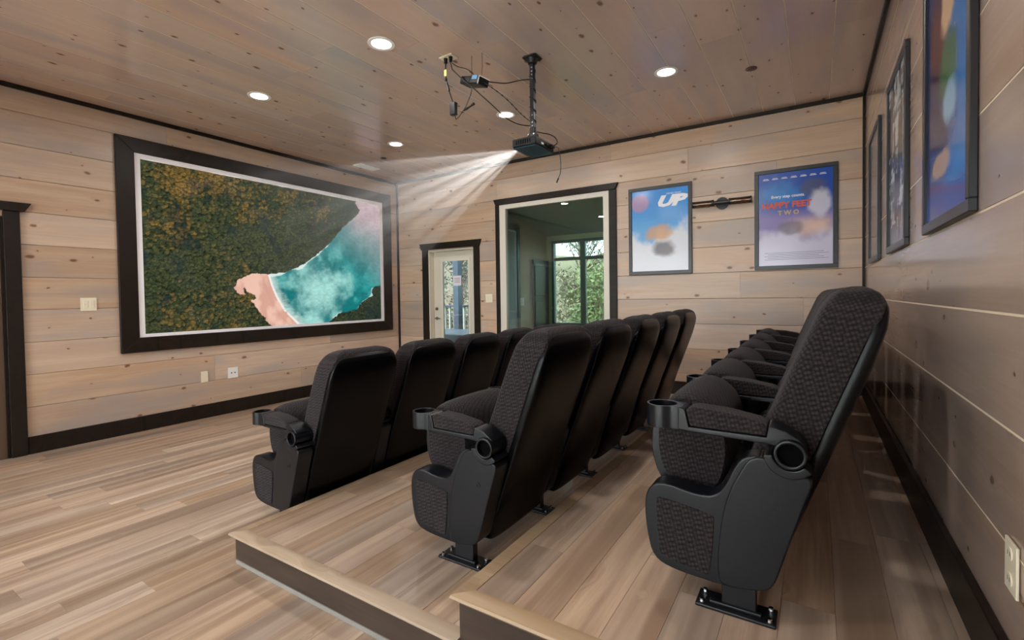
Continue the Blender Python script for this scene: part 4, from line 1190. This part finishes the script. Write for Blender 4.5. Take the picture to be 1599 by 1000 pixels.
obj('foot_trim', MB().box(-.09, .09, -.09, .09, .0, .12), M['post'], t, bevel=.006, seg=1)
t = thing('spa_tub', 'covered blue grey tub on the deck behind the glass door', 'tub', (.10, 1.25, -.02))
obj('tub_body', MB().box(-.9, .9, -.5, .5, 0, .56), M['tub2'], t, bevel=.03, seg=2)
obj('cover', MB().box(-.93, .93, -.53, .53, .5605, .70), M['tub'], t, bevel=.03, seg=2)

gm = MB()
gx = [-22 + 2 * i for i in range(19)]; gy = [3.2, 4.5, 6, 8, 10, 13, 17]
gz = [-.9, -.6, -.2, .5, 1.2, 2.2, 3.4]
gm.add([(x, y, z + .25 * math.sin(x * 1.3 + y)) for y, z in zip(gy, gz) for x in gx],
       [(j * 19 + i, j * 19 + i + 1, (j + 1) * 19 + i + 1, (j + 1) * 19 + i) for j in range(6) for i in range(18)])
tag(obj('ground', gm, M['soil']), kind='structure')

def shrub(name, label, base, rx, h, nleaf, mat, leaf=.06, twigs=26, group=None, seed=0, trunk=0.05, low=0.15):
    r = random.Random(seed)
    t = thing(name, label, 'tree' if 'tree' in name else 'shrub', base, group)
    mb = MB(); tips = []
    mb.tube([(0, 0, -.3), (r.uniform(-.05, .05), 0, h * .3), (r.uniform(-.15, .15), r.uniform(-.1, .1), h * .65), (r.uniform(-.2, .2), r.uniform(-.2, .2), h * .95)],
            [trunk, trunk * .85, trunk * .55, trunk * .2], 7)
    for k in range(twigs):
        z0 = h * r.uniform(low * .5, .8); a = r.uniform(0, 2 * PI); rr = rx * r.uniform(.4, 1.0)
        p0 = Vector((0, 0, z0)); p2 = Vector((rr * math.cos(a), rr * math.sin(a), min(h, z0 + h * r.uniform(.05, .35))))
        p1 = (p0 + p2) / 2 + Vector((r.uniform(-.1, .1), r.uniform(-.1, .1), r.uniform(-.02, .12)))
        mb.tube([p0, p1, p2], [trunk * .3, trunk * .2, trunk * .08], 4)
        tips += [p1, p2, (p1 + p2) / 2]
    obj('branches', mb, M['bark'], t)
    V, F = [], []
    for k in range(nleaf):
        c = r.choice(tips) + Vector((r.gauss(0, .16), r.gauss(0, .16), r.gauss(0, .13)))
        d1 = Vector((r.gauss(0, 1), r.gauss(0, 1), r.gauss(0, 1))).normalized(); d2 = d1.orthogonal().normalized()
        s = leaf * r.uniform(.5, 1.2); n = len(V)
        V += [c - d1 * s, c + d2 * s * .4, c + d1 * s, c - d2 * s * .4]; F.append((n, n + 1, n + 2, n + 3))
    lv = MB().add(V, F)
    o = obj('foliage', lv, mat, t, smooth=False); o['kind'] = 'stuff'
    return t
shrub('leafy_shrub', 'green leafy shrub behind the right panes of the porch window', (1.75, 4.2, -.6), .62, 2.5, 2600, M['leaf_g'], seed=1)
shrub('leafy_shrub', 'tangled brown shrub behind the porch window', (.1, 4.3, -.6), .62, 2.3, 1900, M['leaf_b'], seed=2, twigs=60)
shrub('leafy_shrub', 'pale dry brush low behind the porch window', (.3, 6.7, 0), 1.0, 1.9, 2800, M['leaf_b'], seed=3, twigs=70)
shrub('slender_tree', 'slender grey green tree above the dry brush', (-1.0, 9.6, 1.0), 1.3, 4.6, 2600, M['leaf_d'], seed=4, twigs=60, low=.4, trunk=.09)
shrub('slender_tree', 'tall green tree at the right edge of the porch window', (2.6, 6.9, 0), 1.1, 4.6, 2600, M['leaf_g'], seed=5, low=.3)
shrub('slender_tree', 'bare brown tree beyond the green shrub', (1.9, 9.8, 1.0), 1.3, 4.6, 900, M['leaf_b'], seed=6, twigs=60, trunk=.08)
shrub('slender_tree', 'pale grey green tree beyond the deck railing', (-4.2, 7.0, 0.2), 1.1, 4.8, 1700, M['leaf_d'], seed=7, twigs=60, low=.3)
shrub('slender_tree', 'thin dark tree close behind the deck rail', (-3.0, 9.8, 1.0), .5, 5.0, 700, M['leaf_d'], seed=8, twigs=30)
shrub('slender_tree', 'broad grey green tree far beyond the deck', (-6.3, 9.8, 1.0), 1.7, 5.4, 3000, M['leaf_d'], seed=12, twigs=80, low=.2, leaf=.09)
shrub('leafy_shrub', 'dry pale shrub beyond the deck balusters', (-2.4, 4.5, -.6), .9, 2.0, 1800, M['leaf_b'], seed=9, twigs=40)

# ------------------------------------------------------------------ projector beam: streaks of light built as added haze, shaped to fade with distance
LX, LY, LZ = PX - W2 - .014, PY, 2.505
pj = bpy.data.lights.new('projector_lamp', 'SPOT')
pj.energy = 800.0; pj.spot_size = math.radians(72); pj.spot_blend = 0.1; pj.shadow_soft_size = 0.008; pj.color = (1.0, 0.97, 0.94)
pj.use_nodes = True
nt = pj.node_tree
em = nt.nodes['Emission']
class _L: pass
kk = NT.__new__(NT); kk.t = nt
tcn = kk.n('ShaderNodeTexCoord'); sx = kk.n('ShaderNodeSeparateXYZ'); kk.l(tcn.outputs['Normal'], sx.inputs[0])
dz = kk.math('MAXIMUM', kk.math('ABSOLUTE', sx.outputs[2]), 0.05)
uu = kk.math('DIVIDE', sx.outputs[0], dz); vv = kk.math('DIVIDE', sx.outputs[1], dz)
cb = kk.n('ShaderNodeCombineXYZ'); kk.l(uu, cb.inputs[0]); kk.l(vv, cb.inputs[1])
nz = kk.n('ShaderNodeTexNoise', i_Scale=12.0, i_Detail=1.0); kk.l(cb.outputs[0], nz.inputs['Vector'])
msk = kk.math('MULTIPLY', kk.math('LESS_THAN', kk.math('ABSOLUTE', kk.math('SUBTRACT', uu, ((PY0 + PY1) / 2 - LY) / LX)), (PY1 - PY0) / 2 / LX),
              kk.math('LESS_THAN', kk.math('ABSOLUTE', kk.math('SUBTRACT', vv, ((PZ0 + PZ1) / 2 - LZ) / LX)), (PZ1 - PZ0) / 2 / LX))
kk.l(kk.math('MULTIPLY', msk, kk.math('MULTIPLY_ADD', kk.smooth(nz.outputs[0], 0.53, 0.62), 1.0, 0.07)), em.inputs['Strength'])  # noise on the lamp strength makes the beam streaks
pl = bpy.data.objects.new('projector_lamp', pj); COL.objects.link(pl)
pl.parent = p
pl.matrix_local = Matrix.Translation((LX - PX, 0, LZ - 2.462)) @ axes((0, 1, 0), (0, 0, 1), (1, 0, 0))   # spot looks along its -z = -x
def rect_at(x):
    f = (LX - x) / (LX - 0.0)
    return [(x, LY + (a - LY) * f, LZ + (b - LZ) * f) for a, b in ((PY0, PZ0), (PY1, PZ0), (PY1, PZ1), (PY0, PZ1))]
kv = NT('beam_haze')
kv.t.nodes.remove(kv.b)
vs = kv.n('ShaderNodeVolumeScatter'); vs.inputs['Anisotropy'].default_value = 0.0
tc = kv.n('ShaderNodeTexCoord')
ln_ = kv.n('ShaderNodeVectorMath', operation='LENGTH'); kv.l(tc.outputs['Object'], ln_.inputs[0])
kv.l(kv.math('MULTIPLY', kv.math('MULTIPLY', ln_.outputs['Value'], kv.math('POWER', 2.718, kv.math('MULTIPLY', ln_.outputs['Value'], -1.35))), 0.5), vs.inputs['Density'])  # haze density shaped so the beam fades away from the lens
kv.l(vs.outputs[0], kv.out.inputs['Volume'])
bm_ = MB().loft([[tuple(Vector(q) - Vector((LX, LY, LZ))) for q in rect_at(x)] for x in (LX - .02, 0.6)])
beam = obj('projector_beam', bm_, kv.m, loc=(LX, LY, LZ), smooth=False)
tag(beam, 'pale fan of light shaped from added haze, leaving the projector towards the screen', 'light beam', kind='stuff')
